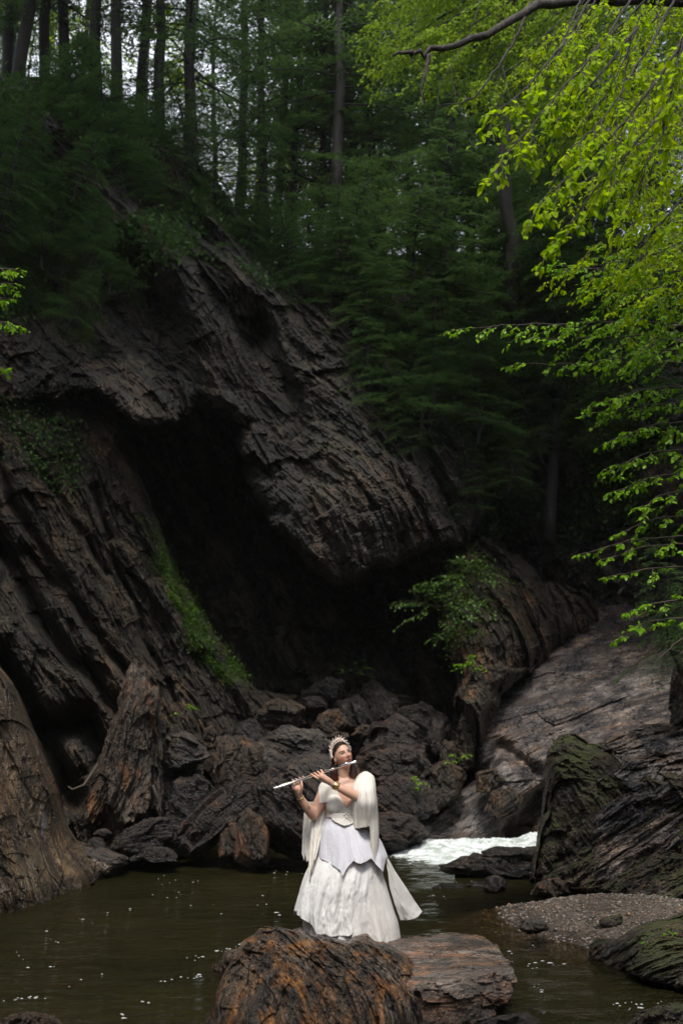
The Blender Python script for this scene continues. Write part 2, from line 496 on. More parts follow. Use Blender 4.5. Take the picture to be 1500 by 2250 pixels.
def boulder(name, label, poly, y, dy, mat, phi=60, level=6, seed=1, group=None, cat='boulder', amp=1.0, front=0.72, shift=(0, 0), bev=44, extra_pts=(), hull=None, round_=0.0, th=0.3, back=0.75, fine=.05):
    """Angular rock: the hull of an outline at its middle depth plus smaller front and back faces, cut into layers."""
    rs = random.Random(seed)
    cx = sum(p[0] for p in poly) / len(poly); cy = sum(p[1] for p in poly) / len(poly)
    poly = [(cx + (a - cx) * 1.06, cy + (b - cy) * 1.06) for a, b in poly]
    pts = [V(px, py, y + rs.uniform(-.12, .12) * dy) for px, py in poly]
    for px, py in poly:
        k = front * rs.uniform(0.85, 1.12)
        pts.append(V(cx + (px - cx) * k + shift[0], cy + (py - cy) * k + shift[1], y - dy * 0.5 * rs.uniform(0.8, 1.1)))
        k = back * rs.uniform(0.8, 1.15)
        pts.append(V(cx + (px - cx) * k, cy + (py - cy) * k, y + dy * 0.5 * rs.uniform(0.8, 1.1)))
    pts += [V(*e) for e in extra_pts]
    if hull: pts = [V(*e) for e in hull]
    bm = bmesh.new()
    for p in pts: bm.verts.new(p)
    bmesh.ops.convex_hull(bm, input=bm.verts)
    cen = sum(pts, Vector()) / len(pts)
    N, Dp = [], []
    for fc in bm.faces:
        fc.normal_update(); n = fc.normal.copy(); d = n.dot(fc.verts[0].co - cen)
        if d < 0: n, d = -n, -d
        N.append(n[:]); Dp.append(max(d, 0.02))
    bm.free()
    N = np.array(N); Dp = np.array(Dp)
    if level not in _ICO: _ICO[level] = ico(level)
    dirs, f = _ICO[level]
    inv = np.maximum(dirs @ N.T, 1e-4) / Dp[None]
    r = (inv ** bev).sum(1) ** (-1.0 / bev)
    c = np.array(cen)
    v = dirs * r[:, None]
    size = float(np.median(r))
    # normals of the smooth body for the displacement
    q = c + v
    a = size
    n, al = frame(phi)
    h = strata(q / max(a, .2) * 1.5, phi, big=0.28, mid=0.13, fine=fine, th=th * 1.6, seed=seed)
    n_, a_ = frame(phi)
    w_ = q / max(a, .2) + .04 * np.stack([fbm(q / a * 2.1, 2, seed=seed), fbm(q / a * 2.1, 2, seed=seed + 1), fbm(q / a * 2.1, 2, seed=seed + 2)], -1)
    sp = np.stack([w_ @ n_, w_[:, 1] * .7, (w_ @ a_) * .4], -1)
    ch = .40 * chips(sp, .70, seed + 3) + .13 * chips(sp, .24, seed + 4) + .05 * chips(sp, .10, seed + 5)
    v = v * (0.965 + amp * 0.42 * np.clip(h, -.5, .5) + (.35 + .65 * amp) * .55 * np.clip(ch, -.35, .35))[:, None]
    me = mk_mesh(name, v, f, smooth=False)
    o = link(name, me, mat); o.location = cen
    tag(o, label, cat, group)
    return o
# ------------------------------------------------------------------ the gorge
M = {}
M['cliff_left'] = rock_mat('left_cliff_rock', 60, dark=(.035, .030, .024), light=(.22, .165, .11), rust=(.20, .11, .05), rust_amt=0.32, pale=(.34, .33, .29), pale_amt=.16, moss_amt=.16, rough=.42, k=.75, bump=1.3, gain=1.1)
M['cliff_top'] = rock_mat('upper_cliff_rock', 58, dark=(.035, .032, .028), light=(.215, .165, .12), rust=(.17, .10, .055), rust_amt=0.25, pale=(.30, .29, .25), pale_amt=.22, moss_amt=0.3, rough=.6, k=.55, bump=.9, gain=0.75)
M['cave'] = rock_mat('cave_rock', 60, dark=(.025, .022, .019), light=(.24, .20, .16), rust_amt=.15, pale_amt=.12, moss_amt=.2, rough=.6, k=.6, bump=1.3)
M['near_left'] = rock_mat('tan_rock', 66, dark=(.05, .035, .022), light=(.32, .235, .14), rust=(.30, .14, .05), rust_amt=.45, pale=(.46, .46, .48), pale_amt=0.6, moss_amt=.22, rough=.42, k=0.95, gain=1.15)
M['wedge'] = rock_mat('ochre_rock', 70, dark=(.03, .025, .02), light=(.18, .13, .085), rust=(.30, .14, .045), rust_amt=.42, pale=(.42, .38, .31), pale_amt=.30, moss_amt=.30, rough=.45, k=.9, gain=1.1)
M['slab'] = rock_mat('wet_slab_rock', -26, dark=(.035, .032, .034), light=(.26, .225, .205), rust=(.26, .14, .07), rust_amt=0.4, pale=(.42, .40, .39), pale_amt=.2, moss_amt=.03, rough=0.22, k=.9, bump=0.45, gain=1.5)
M['bank'] = rock_mat('bank_rock', -24, dark=(.022, .018, .014), light=(.20, .15, .115), rust=(.18, .09, .04), rust_amt=.3, pale=(.34, .31, .30), pale_amt=.25, moss=(.055, .065, .012), moss_amt=0.52, rough=.27, k=1.3, bump=1.0, wavy=0.05, wb=.5, gain=1.15)
M['purple'] = rock_mat('purple_rock', 40, dark=(.024, .020, .018), light=(.155, .11, .088), rust=(.22, .10, .05), rust_amt=0.42, pale=(.32, .29, .28), pale_amt=.2, moss_amt=.06, rough=.36, k=1.4, wavy=.3, gain=0.95)
M['grey'] = rock_mat('grey_rock', 30, dark=(.04, .036, .033), light=(.22, .18, .15), rust=(.22, .12, .06), rust_amt=0.3, pale=(.36, .34, .32), pale_amt=.2, moss_amt=.08, rough=.38, k=1.4, gain=0.95)
M['rusty'] = rock_mat('rusty_rock', 78, dark=(.035, .026, .02), light=(.21, .165, .12), rust=(.30, .13, .045), rust_amt=.5, pale=(.40, .35, .30), pale_amt=.25, moss_amt=.05, rough=.40, k=1.3, gain=1.1)
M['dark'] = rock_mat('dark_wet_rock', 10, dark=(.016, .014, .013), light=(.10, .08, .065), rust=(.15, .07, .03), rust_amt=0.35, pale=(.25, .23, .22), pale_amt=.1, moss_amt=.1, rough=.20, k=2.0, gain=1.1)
M['front'] = rock_mat('front_rock', 82, wb=.6, dark=(.016, .014, .013), light=(.26, .205, .15), rust=(.46, .20, .055), rust_amt=0.62, pale=(.46, .38, .27), pale_amt=.14, moss_amt=.0, rough=0.27, k=1.7, bump=1.5, wavy=0.25, gain=1.4)
M['flat'] = rock_mat('flat_slab_rock', 4, dark=(.05, .042, .036), light=(.29, .245, .21), rust=(.36, .17, .08), rust_amt=0.62, pale=(.42, .38, .34), pale_amt=.25, moss_amt=.0, rough=0.17, k=2.0, bump=.9, wavy=0.1)

# back wall: cave, dark hillside and the rock under the forest, up to its edge and beyond
base_ctrl = [(-400, 2000, 24), (300, 1900, 27), (700, 1800, 28), (1100, 1900, 27), (1800, 2000, 24), (350, 1400, 27), (600, 1400, 28), (800, 1500, 27),
             (400, 1050, 27), (600, 1000, 26.5), (-400, 1200, 25), (0, 700, 25), (300, 450, 25), (600, 620, 27), (800, 700, 27), (1000, 800, 27), (1200, 800, 27),
             (1000, 1100, 27), (1200, 1100, 27), (1250, 1300, 28), (1500, 1100, 24), (1500, 800, 24), (1900, 900, 20), (1200, 600, 29.5), (900, 560, 29.5), (1500, 600, 28),
             (650, 545, 29), (-400, 300, 24), (100, 180, 24.5)]
def top_fold(gx, gy, p0):
    """above the brow of the cliff the ground rolls back into the forest"""
    return 0
wall = relief('cliff', base_ctrl, M['cave'], outline=[(-420, 150), (60, 165), (250, 210), (400, 330), (480, 400), (575, 540), (650, 552), (900, 560), (1150, 545), (1500, 500), (1920, 480), (1920, 2050), (-420, 2050)],
              step=4, wpx=60, T=3.5, phi=60, rag=10, skirt=6, chip_big=.45, big=.9, mid=.35, fine=.08, th=.9, seed=4)

# upper left cliff with the overhanging nose
top_ctrl = [(-300, 200, 22.5), (100, 190, 22.5), (330, 290, 23.5), (470, 410, 24.5), (580, 540, 25.5), (0, 500, 20.5), (250, 500, 20.5), (420, 560, 21), (520, 620, 21.5), (0, 850, 19.0), (230, 860, 18.6),
            (430, 880, 19.6), (350, 700, 21.2), (590, 780, 22.2), (660, 700, 22.8), (760, 900, 21.5), (900, 700, 24.5), (980, 900, 24.2), (1050, 1100, 23.5), (800, 620, 25.5), (620, 960, 21.2), (560, 1000, 20.6), (700, 1100, 20.0), (850, 1100, 20.4), (950, 1150, 21.6), (740, 1270, 20.4), (900, 1240, 21.2), (-300, 800, 18)]
top_out = [(-320, 150), (0, 165), (120, 172), (250, 212), (330, 265), (400, 330), (480, 400), (560, 500), (598, 560), (640, 600), (720, 590), (820, 600), (900, 640), (980, 760), (1020, 900), (1060, 1020), (1075, 1130), (1030, 1200), (930, 1225),
           (880, 1238), (800, 1268), (740, 1278), (700, 1262), (650, 1215), (600, 1150), (555, 1080), (522, 1000), (535, 940), (500, 905), (440, 890), (395, 925), (350, 948), (290, 930), (240, 880), (205, 850), (120, 880), (-320, 890)]
def groove(line, w, d):
    def f(gx, gy):
        return d * np.exp(-(np.minimum(0, 0) + np.clip(-poly_line(gx, gy, line), None, 0) / w) ** 2)
    return f
def poly_line(px, py, line):
    d2 = np.full(px.shape, 1e18)
    for (ax, ay), (bx, by) in zip(line[:-1], line[1:]):
        ex, ey = bx - ax, by - ay
        t = np.clip(((px - ax) * ex + (py - ay) * ey) / (ex * ex + ey * ey + 1e-9), 0, 1)
        d2 = np.minimum(d2, (px - ax - t * ex) ** 2 + (py - ay - t * ey) ** 2)
    return -np.sqrt(d2)
def top_extra(gx, gy, p0):
    wob = 26 * fbm(p0 * .5, 4, .6, seed=21)
    d = np.zeros_like(gx)
    for line, w, a in (([(120, 420), (330, 700), (420, 860)], 70, 1.6), ([(560, 700), (610, 800), (650, 900), (660, 980)], 18, .7), ([(250, 350), (420, 520), (470, 640), (560, 740)], 40, 1.0),
                       ([(60, 600), (200, 780)], 60, 1.4), ([(790, 720), (830, 860), (930, 980), (990, 1130)], 24, 1.1), ([(640, 1000), (700, 1060), (690, 1180)], 18, .35)):
        d = d + a * np.exp(-((poly_line(gx + wob, gy, line)) / w) ** 2)
    return d
relief('overhanging_cliff', top_ctrl, M['cliff_top'], outline=top_out, step=2.6, wpx=34, T=1.3, phi=58, rag=32, skirt=5, extra=top_extra, chip_big=.42, big=.75, mid=.24, fine=.10, th=.7, seed=11)

# left cliff slab leaning back
left_ctrl = [(-300, 900, 19), (0, 900, 19.5), (250, 920, 20.5), (320, 1100, 20.6), (400, 1270, 20.8), (480, 1400, 21), (600, 1560, 21), (-300, 1400, 15.2), (0, 1200, 17.4), (150, 1400, 17.4), (0, 1500, 15.6), (150, 1650, 16.4), (300, 1560, 17.8), (300, 1750, 17.0), (430, 1620, 18.6), (-300, 1900, 14), (150, 1850, 16.3), (500, 1700, 19)]
left_out = [(-320, 850), (0, 860), (130, 870), (240, 890), (290, 960), (310, 1050), (345, 1140), (380, 1230), (425, 1310), (470, 1390), (520, 1460), (570, 1510), (650, 1530), (640, 1640), (600, 1900), (-320, 2100)]
def left_extra(gx, gy, p0):
    wob = 24 * fbm(p0 * .6, 4, .6, seed=31)
    d = np.zeros_like(gx)
    for line, w, a in (([(-10, 1180), (60, 1300), (150, 1440), (230, 1530), (300, 1600)], 20, 1.3), ([(200, 1070), (232, 1160), (245, 1180)], 9, .9), ([(0, 1000), (40, 1120), (130, 1260), (190, 1370), (280, 1480), (330, 1530)], 12, .8),
                       ([(0, 1440), (60, 1540), (120, 1650), (160, 1760)], 26, 1.7), ([(110, 1600), (200, 1590), (240, 1680)], 32, 1.8), ([(120, 1290), (60, 1215)], 16, .9), ([(230, 1180), (330, 1420), (380, 1540)], 8, .5), ([(60, 980), (150, 1130), (230, 1260)], 8, .5)):
        d = d + a * np.exp(-((poly_line(gx + wob, gy, line)) / w) ** 2)
    return d
relief('leaning_cliff', left_ctrl, M['cliff_left'], outline=left_out, step=2.2, wpx=46, T=2.0, phi=60, rag=16, skirt=5, extra=left_extra, chip_big=.2, big=.6, mid=.24, fine=.11, th=.55, seed=17)

# near rock foot at the left edge
relief('cliff_foot', [(-250, 1400, 12.6), (0, 1480, 13.0), (60, 1600, 13.4), (130, 1750, 14), (150, 1850, 14.2), (235, 1960, 13.8), (0, 1800, 12.2), (60, 1940, 12.3), (0, 2010, 11.8), (-250, 2000, 10.5)], M['near_left'],
       outline=[(-250, 1350), (-20, 1440), (30, 1500), (65, 1580), (98, 1660), (130, 1740), (142, 1800), (172, 1850), (240, 1872), (300, 1895), (250, 1935), (190, 1985), (120, 2035), (0, 2060), (-250, 2150)], step=1.8, wpx=46, T=1.3, phi=64, rag=7, skirt=3, chip=.5, big=.45, mid=.06, fine=.06, th=.3, seed=23, yt=.1)

# right side: upright wedge rocks and the long wet slope
relief('upright_cliff', [(990, 1240, 23), (1060, 1190, 23.5), (1200, 1290, 24), (1230, 1360, 24), (1090, 1400, 21.2), (1060, 1550, 20.6), (1010, 1640, 20.8), (1150, 1450, 22), (1000, 1450, 21.6)], M['wedge'],
       outline=[(960, 1300), (990, 1225), (1060, 1180), (1130, 1215), (1200, 1280), (1300, 1300), (1330, 1380), (1230, 1420), (1180, 1470), (1100, 1530), (1075, 1600), (1050, 1690), (1000, 1700), (985, 1600), (1000, 1500), (975, 1400)], step=2.2, wpx=46, T=1.2, phi=68, rag=16, skirt=4, chip=1.5, chip_big=.5, yt=.1, big=.8, mid=.15, fine=.07, th=.5, seed=29)
relief('sloping_rock', [(870, 1850, 19.0), (1170, 1850, 18.6), (1000, 1720, 19.6), (1100, 1560, 21.5), (1200, 1450, 23.5), (1350, 1360, 25.5), (1480, 1370, 25), (1300, 1600, 20.0), (1450, 1500, 21.5), (1450, 1800, 16.5), (1700, 1500, 19), (1700, 1900, 15)], M['slab'],
       outline=[(800, 1875), (880, 1815), (930, 1782), (1000, 1745), (1060, 1700), (1030, 1640), (1060, 1560), (1100, 1505), (1190, 1440), (1240, 1370), (1300, 1330), (1400, 1320), (1500, 1340), (1750, 1330), (1750, 2000), (1200, 2000), (1100, 1900)], step=2.2, wpx=36, T=1.0, phi=-26, rag=9, skirt=3,
       extra=lambda gx, gy, p: .5 * np.exp(-((poly_line(gx + 18 * fbm(p * .8, 3), gy, [(1000, 1790), (1060, 1720), (1100, 1640), (1180, 1700)])) / 16) ** 2) + 1.6 * np.exp(-((poly_line(gx, gy, [(1150, 1830), (1200, 1760)])) / 40) ** 2),
       chip=.22, big=.5, mid=.06, fine=.04, th=.6, seed=37)

# unseen gorge walls added to the sides and behind the camera to block skylight
def blocker_hill():
    nx, ny = 140, 150
    x = np.linspace(-45, 45, nx); y = np.linspace(-40, 70, ny)
    X, Y = np.meshgrid(x, y)
    cxs = 0 * Y
    half = np.where(Y > 14, 6.5, 5.6 + 0.02 * (14 - Y) ** 1.0)
    d = np.abs(X - cxs) - half
    up = np.clip(d, 0, None)
    Z = np.where(d > 0, 15.5 * (1 - np.exp(-up / 4.2)) + up * .25, -1.2)
    end = np.clip((-6 - Y), 0, None)
    Z = np.maximum(Z, np.where(Y < -6, -1 + 12 * (1 - np.exp(-end / 6)), -5))
    # forest floor on top of the cliff, seen only edge on
    top = 15.2 + 0.02 * (Y - 30) + np.clip(-X, 0, 14) * 0.25
    Z = np.where(Y > 31, top, np.where(Y > 26, -1.4, Z))
    Z = Z + .5 * fbm(np.stack([X * .15, Y * .15, 0 * X], -1), 4) * (Z > 0)
    keep = ~((Y > 26) & (Y < 31) & (np.abs(X) < 22))
    v = np.stack([X, Y, Z], -1).reshape(-1, 3)
    return v, grid_faces(nx, ny)
v, f = blocker_hill()
M['soil'] = rock_mat('forest_soil', 0, dark=(.012, .010, .007), light=(.05, .04, .025), rust_amt=.1, pale_amt=0, moss_amt=.5, rough=.85, k=.6)
hv = v
o = link('hillside_sky_blocker', mk_mesh('hillside_sky_blocker', v, f), M['soil']); o['kind'] = 'structure'

# ------------------------------------------------------------------ stream bed, gravel bar, water
def bump2(X, Y, cx, cy, rx, ry, rot=0.0):
    c, s = math.cos(R(rot)), math.sin(R(rot))
    a = ((X - cx) * c + (Y - cy) * s) / rx; b = (-(X - cx) * s + (Y - cy) * c) / ry
    return np.exp(-(a * a + b * b))
def bed_z(X, Y):
    X = np.asarray(X, float); Y = np.asarray(Y, float)
    P = np.stack([X, Y, 0 * X], -1)
    z = -.55 + 0 * X
    z = z + .70 * bump2(X, Y, 2.85, 11.4, 1.9, 2.0, -20) ** .7       # gravel bar
    z = z + .50 * bump2(X, Y, 3.9, 9.0, 1.3, 2.2)
    z = z + .33 * bump2(X, Y, 1.2, 7.0, 2.2, .9)                 # shallows right of the front rock
    z = z + .62 * bump2(X, Y, -5.2, 16.6, 2.6, 1.1, 0)           # gravel under the left cliff
    z = z + .9 * np.clip((-X - 4.3) / 2.0, 0, 1) * (Y < 14)
    z = z + .7 * np.clip((X - 4.6) / 1.5, 0, 1)
    z = z + .7 * np.clip((Y - 18.6) / 2, 0, 1)
    z = z + .09 * fbm(P * .9, 5, .6, seed=2) + .018 * fbm(P * 6, 3, .6, seed=5)
    return z
def bedmesh():
    nx, ny = 520, 620
    X, Y = np.meshgrid(np.linspace(-9, 8, nx), np.linspace(4.2, 26, ny))
    return np.stack([X, Y, bed_z(X, Y)], -1).reshape(-1, 3), grid_faces(nx, ny)
def bed_mat():
    t = NT('gravel')
    tc = t.n('ShaderNodeTexCoord').outputs['Object']
    def vor(scale):
        n = t.n('ShaderNodeTexVoronoi'); t.l(tc, n.inputs['Vector']); n.inputs['Scale'].default_value = scale; return n
    v1, v2 = vor(28), vor(70)
    c = t.mix(t.ramp(t.n('ShaderNodeSeparateColor').outputs[0], 0, 1), (.1, .08, .06), (.1, .08, .06))
    sc = t.n('ShaderNodeSeparateColor'); t.l(v1.outputs['Color'], sc.inputs[0])
    sc2 = t.n('ShaderNodeSeparateColor'); t.l(v2.outputs['Color'], sc2.inputs[0])
    c = t.mix(t.ramp(sc.outputs[0], 0.1, .95), (.055, .042, .034), (.28, .215, .17))
    c = t.mix(t.ramp(sc.outputs[1], 0.85, .95), c, (.18, .11, .065))
    c2 = t.mix(t.ramp(sc2.outputs[0], 0.1, .95), (.06, .047, .038), (.32, .25, .20))
    c = t.mix(t.ramp(t.noise(tc, 1.3, 3), .4, .6), c, c2)
    c = t.mix(t.ramp(t.noise(tc, .8, 4), .3, .7, 0, .6), c, (.05, .038, .028))
    gp = t.n('ShaderNodeNewGeometry'); gz = t.n('ShaderNodeSeparateXYZ'); t.l(gp.outputs['Position'], gz.inputs[0])
    wet = t.ramp(t.math('SUBTRACT', gz.outputs[2], t.math('MULTIPLY', t.noise(tc, 1.7, 5, .6), .10)), -.02, .05, 1, 0)
    c = t.mix(1.0, c, t.mix(wet, (.82, .80, .76), (.36, .32, .26)), 'MULTIPLY')
    h = t.math('ADD', t.math('MULTIPLY', v1.outputs['Distance'], -1.0), t.math('MULTIPLY', v2.outputs['Distance'], -.4))
    p = t.bsdf(Base_Color=c, Roughness=.55, Normal=t.bump(h, .03))
    return t.done(p.outputs[0])
v, f = bedmesh()
bed = link('stream_bed', mk_mesh('stream_bed', v, f), bed_mat()); bed['kind'] = 'structure'

def water_mat():
    t = NT('stream_water')
    tc = t.n('ShaderNodeTexCoord').outputs['Object']
    at = t.n('ShaderNodeAttribute'); at.attribute_name = 'depth'
    w1 = t.noise(t.mapping(tc, rot=(0, 0, R(8)), scale=(1.1, 3.2, 1)), 1.6, 4, .55, .6)
    w2 = t.noise(t.mapping(tc, rot=(0, 0, R(-14)), scale=(1.4, 3.6, 1)), 6.5, 3, .5, .4)
    w3 = t.noise(t.mapping(tc, rot=(0, 0, R(20)), scale=(1, 2.2, 1)), .5, 3, .5, .4)
    h = t.math('ADD', t.math('ADD', t.math('MULTIPLY', w1, .7), t.math('MULTIPLY', w2, .16)), t.math('MULTIPLY', w3, 1.1))
    nb = t.bump(h, .10)
    murk = t.n('ShaderNodeBsdfDiffuse')
    mc = t.mix(t.ramp(t.noise(tc, .5, 4), .3, .7), (.013, .012, .004), (.022, .019, .007))
    t.l(mc, murk.inputs[0])
    tr = t.n('ShaderNodeBsdfTransparent'); tr.inputs[0].default_value = (.80, .70, .48, 1)
    fac = t.ramp(at.outputs['Fac'], 0.0, .42, .12, .97)
    mx = t.n('ShaderNodeMixShader'); t.l(fac, mx.inputs[0]); t.l(tr.outputs[0], mx.inputs[1]); t.l(murk.outputs[0], mx.inputs[2])
    gl = t.n('ShaderNodeBsdfGlossy'); gl.inputs['Roughness'].default_value = .07; t.l(nb, gl.inputs['Normal'])
    fr = t.n('ShaderNodeFresnel'); fr.inputs[0].default_value = 1.33; t.l(nb, fr.inputs['Normal'])
    m2 = t.n('ShaderNodeMixShader'); t.l(fr.outputs[0], m2.inputs[0]); t.l(mx.outputs[0], m2.inputs[1]); t.l(gl.outputs[0], m2.inputs[2])
    return t.done(m2.outputs[0])
def watermesh():
    nx, ny = 420, 520
    X, Y = np.meshgrid(np.linspace(-9, 8, nx), np.linspace(-6, 24, ny))
    P = np.stack([X * .9, Y * 1.8, 0 * X], -1)
    z = .012 * fbm(P, 3, seed=8) + .006 * fbm(P * 3.1, 3, seed=9)
    dep = np.where(Y > 4.2, z - bed_z(X, Y), .6)
    return np.stack([X, Y, z], -1).reshape(-1, 3), grid_faces(nx, ny), np.clip(dep, 0, 2).ravel()
v, f, dep = watermesh()
water = link('water', mk_mesh('water', v, f, attrs={'depth': dep}), water_mat()); water['kind'] = 'structure'

# white water of the little fall behind the right boulder
def rapids():
    nx, ny = 260, 170
    X, Y = np.meshgrid(np.linspace(.45, 4.4, nx), np.linspace(15.6, 19.4, ny))
    P = np.stack([X * 1.2, Y * 2.2, 0 * X], -1)
    env = np.clip((X - .5) / 1.0, 0, 1) * bump2(X, Y, 2.9, 17.4, 2.4, .95) ** .5
    z = env * (.10 + .16 * np.clip(fbm(P * 1.6, 5, .6, ridged=True), -.6, 1) + .35 * 1.5 * np.clip((X - 3.0) / 1.3, 0, 1)) - .04 + .05 * fbm(P * 3, 3)
    cut = z
    return np.stack([X, Y, z], -1).reshape(-1, 3), grid_faces(nx, ny)
v, f = rapids()
t = NT('white_water'); tc = t.n('ShaderNodeTexCoord').outputs['Object']
nz = t.noise(t.mapping(tc, scale=(1.5, 4, 3)), 2.2, 6, .65)
cc = t.mix(t.ramp(nz, .36, .56), (.42, .48, .42), (.82, .87, .87))
M['foam'] = t.done(t.bsdf(Base_Color=cc, Roughness=.6, Normal=t.bump(nz, .08)).outputs[0])
o = link('rapids_water', mk_mesh('rapids_water', v, f), M['foam']); o['kind'] = 'structure'
# ------------------------------------------------------------------ boulders, each a thing of its own
HEAP = 'fallen boulders heaped at the cave mouth'
BANKG = 'rocks along the right bank'
SHORE = 'fallen blocks at the foot of the left cliff'
def rock(label, poly, y, dy, mat, **kw):
    return boulder('boulder', label, poly, y, dy, M[mat], **kw)

# the rock in front and the slab she stands on
relief_rock('big rust and black layered boulder in front of the woman, cut by the lower edge',
            [(440, 2300, 7.6), (520, 2130, 7.7), (590, 2045, 8.0), (600, 2160, 7.15), (620, 2300, 6.75), (700, 2060, 8.05), (700, 2180, 7.2), (700, 2300, 6.8), (800, 2066, 8.1), (850, 2090, 8.0), (850, 2200, 7.3), (940, 2180, 7.9), (950, 2300, 7.6), (780, 2300, 6.9)], 'front',
            [(425, 2330), (438, 2260), (462, 2215), (482, 2160), (508, 2100), (535, 2062), (556, 2052), (572, 2036), (600, 2034), (640, 2042), (660, 2036), (684, 2052), (700, 2052), (740, 2064), (762, 2070), (785, 2058), (806, 2055), (822, 2070), (850, 2074), (872, 2086), (893, 2098), (915, 2125), (936, 2150), (948, 2190), (958, 2240), (948, 2330)],
            group='rocks in the stream', step=1.1, wpx=16, T=.28, phi=84, rag=11, skirt=1.4, chip=.32, chip_big=.30, big=.30, mid=.05, fine=.06, th=.12, seed=51, aniso=7.0)
rock('flat wet rust and grey slab beside the front boulder, above the shallows',
     [(860, 2068), (1060, 2062), (1130, 2126), (900, 2250)], 8.25, 1.5, 'flat', phi=3, level=7, seed=9, amp=.14, bev=160, th=.12, fine=.12,
     hull=[(845, 2068, 9.0), (960, 2052, 9.15), (1066, 2058, 9.05), (1094, 2088, 8.6), (840, 2165, 7.5), (1000, 2152, 7.5), (1132, 2126, 7.75), (1138, 2160, 7.75), (840, 2270, 7.45), (1000, 2262, 7.4), (1090, 2232, 7.6), (1112, 2205, 8.0), (840, 2170, 9.0), (1070, 2150, 9.0)], group='rocks in the stream')
rock('small pale rust rock just breaking the surface left of the front boulder', [(470, 2120), (500, 2088), (545, 2082), (600, 2095), (580, 2150), (490, 2160)], 8.9, .5, 'rusty', phi=20, level=5, seed=3, amp=.6, group='rocks in the stream')
rock('dark rock tip at the lower left corner', [(-60, 2260), (0, 2236), (60, 2222), (110, 2236), (150, 2265), (60, 2330), (-60, 2330)], 7.3, .5, 'rusty', phi=10, level=5, seed=4, amp=.9, group='rocks in the stream')
rock('brown rock tip at the lower edge, right of the flat slab', [(1060, 2250), (1100, 2232), (1150, 2226), (1190, 2250), (1200, 2300), (1060, 2300)], 7.45, .4, 'dark', phi=10, level=5, seed=6, amp=.9, group='rocks in the stream')
rock('low dark rock awash at the lower right corner', [(1360, 2260), (1400, 2226), (1460, 2208), (1560, 2205), (1620, 2300), (1360, 2300)], 7.7, .7, 'bank', phi=-10, level=6, seed=8, amp=.9, group='rocks in the stream')

# right bank
relief_rock('massive mossy brown boulder rising on the right bank',
            [(1180, 1920, 13.4), (1200, 1780, 13.6), (1205, 1660, 14.0), (1260, 1620, 14.4), (1270, 1760, 13.0), (1260, 1880, 12.9), (1330, 1650, 13.9), (1360, 1790, 12.9), (1450, 1670, 13.7), (1450, 1800, 12.9), (1600, 1680, 13.2), (1600, 1850, 12.4)], 'bank',
            [(1160, 1935), (1164, 1890), (1176, 1840), (1190, 1780), (1198, 1720), (1194, 1680), (1204, 1648), (1232, 1618), (1262, 1612), (1290, 1632), (1330, 1640), (1380, 1660), (1440, 1690), (1520, 1700), (1720, 1690), (1720, 1950), (1390, 1970), (1240, 1970)],
            group=BANKG, step=1.5, wpx=34, T=1.0, phi=64, rag=12, skirt=2, chip=1.2, chip_big=.4, big=.6, mid=.08, fine=.09, th=.3, seed=53, yt=.1, aniso=2.0)
relief_rock('broad grey topped rock at the right edge, behind the mossy boulder',
            [(1300, 1650, 14.6), (1420, 1592, 15.6), (1560, 1585, 15.5), (1350, 1700, 13.6), (1450, 1680, 13.8), (1600, 1680, 13.6), (1400, 1850, 12.9), (1550, 1850, 12.4), (1700, 1700, 13)], 'slab',
            [(1286, 1700), (1300, 1645), (1345, 1612), (1400, 1594), (1450, 1588), (1540, 1582), (1720, 1580), (1720, 1950), (1300, 1950)],
            group=BANKG, step=1.7, wpx=24, T=.8, phi=-30, rag=9, skirt=2, chip=.6, big=.5, mid=.14, fine=.10, th=.3, seed=55)
relief_rock('rough dark ledge below the mossy boulder, above the gravel bar',
            [(1180, 1950, 13.2), (1230, 1850, 13.4), (1300, 1900, 12.6), (1400, 1980, 11.8), (1400, 1800, 12.9), (1600, 1700, 12.4), (1550, 1900, 11.6), (1500, 2050, 10.9), (1700, 1900, 11.2)], 'bank',
            [(1168, 1950), (1180, 1915), (1205, 1880), (1235, 1850), (1270, 1842), (1320, 1800), (1370, 1770), (1400, 1730), (1480, 1700), (1600, 1660), (1720, 1640), (1720, 2080), (1520, 2060), (1440, 2020), (1360, 1980), (1290, 1972), (1225, 1962)],
            group=BANKG, step=1.5, wpx=30, T=.7, phi=-24, rag=10, skirt=1.6, chip=1.1, big=.7, mid=.07, fine=.11, th=.28, seed=57, aniso=2.0)
rock('long low dark ledge reaching from the right bank into the pool', [(985, 1905), (1030, 1882), (1090, 1868), (1165, 1866), (1210, 1890), (1215, 1935), (1110, 1935), (1030, 1925)], 14.6, .8, 'dark', phi=12, level=6, seed=21, amp=1.2, group=BANKG)
rock('small round dark stone at the tip of the gravel bar', [(1060, 1950), (1068, 1928), (1088, 1922), (1106, 1932), (1112, 1952), (1090, 1965), (1068, 1962)], 13.2, .35, 'dark', phi=50, level=5, seed=22, amp=.5, group=BANKG)
rock('low dark stone left of the round stone, half in the water', [(1020, 1945), (1040, 1936), (1065, 1936), (1075, 1955), (1030, 1955)], 13.7, .3, 'dark', phi=10, level=5, seed=23, amp=.8, group=BANKG)
rock('rust and black rock at the back of the gravel bar', [(1168, 1966), (1175, 1945), (1205, 1930), (1240, 1934), (1262, 1965), (1220, 1978)], 12.9, .5, 'rusty', phi=30, level=5, seed=24, amp=.8, group=BANKG)
rock('flat dark stone on the near edge of the gravel bar', [(1134, 2040), (1146, 2022), (1172, 2014), (1198, 2026), (1206, 2044), (1160, 2056)], 10.2, .35, 'grey', phi=10, level=5, seed=25, amp=.6, group=BANKG)
rock('low rock awash in front of the rapids', [(945, 1950), (975, 1940), (1010, 1941), (1030, 1950), (1000, 1962), (955, 1960)], 13.6, .3, 'dark', phi=10, level=5, seed=27, amp=.8, group=BANKG)
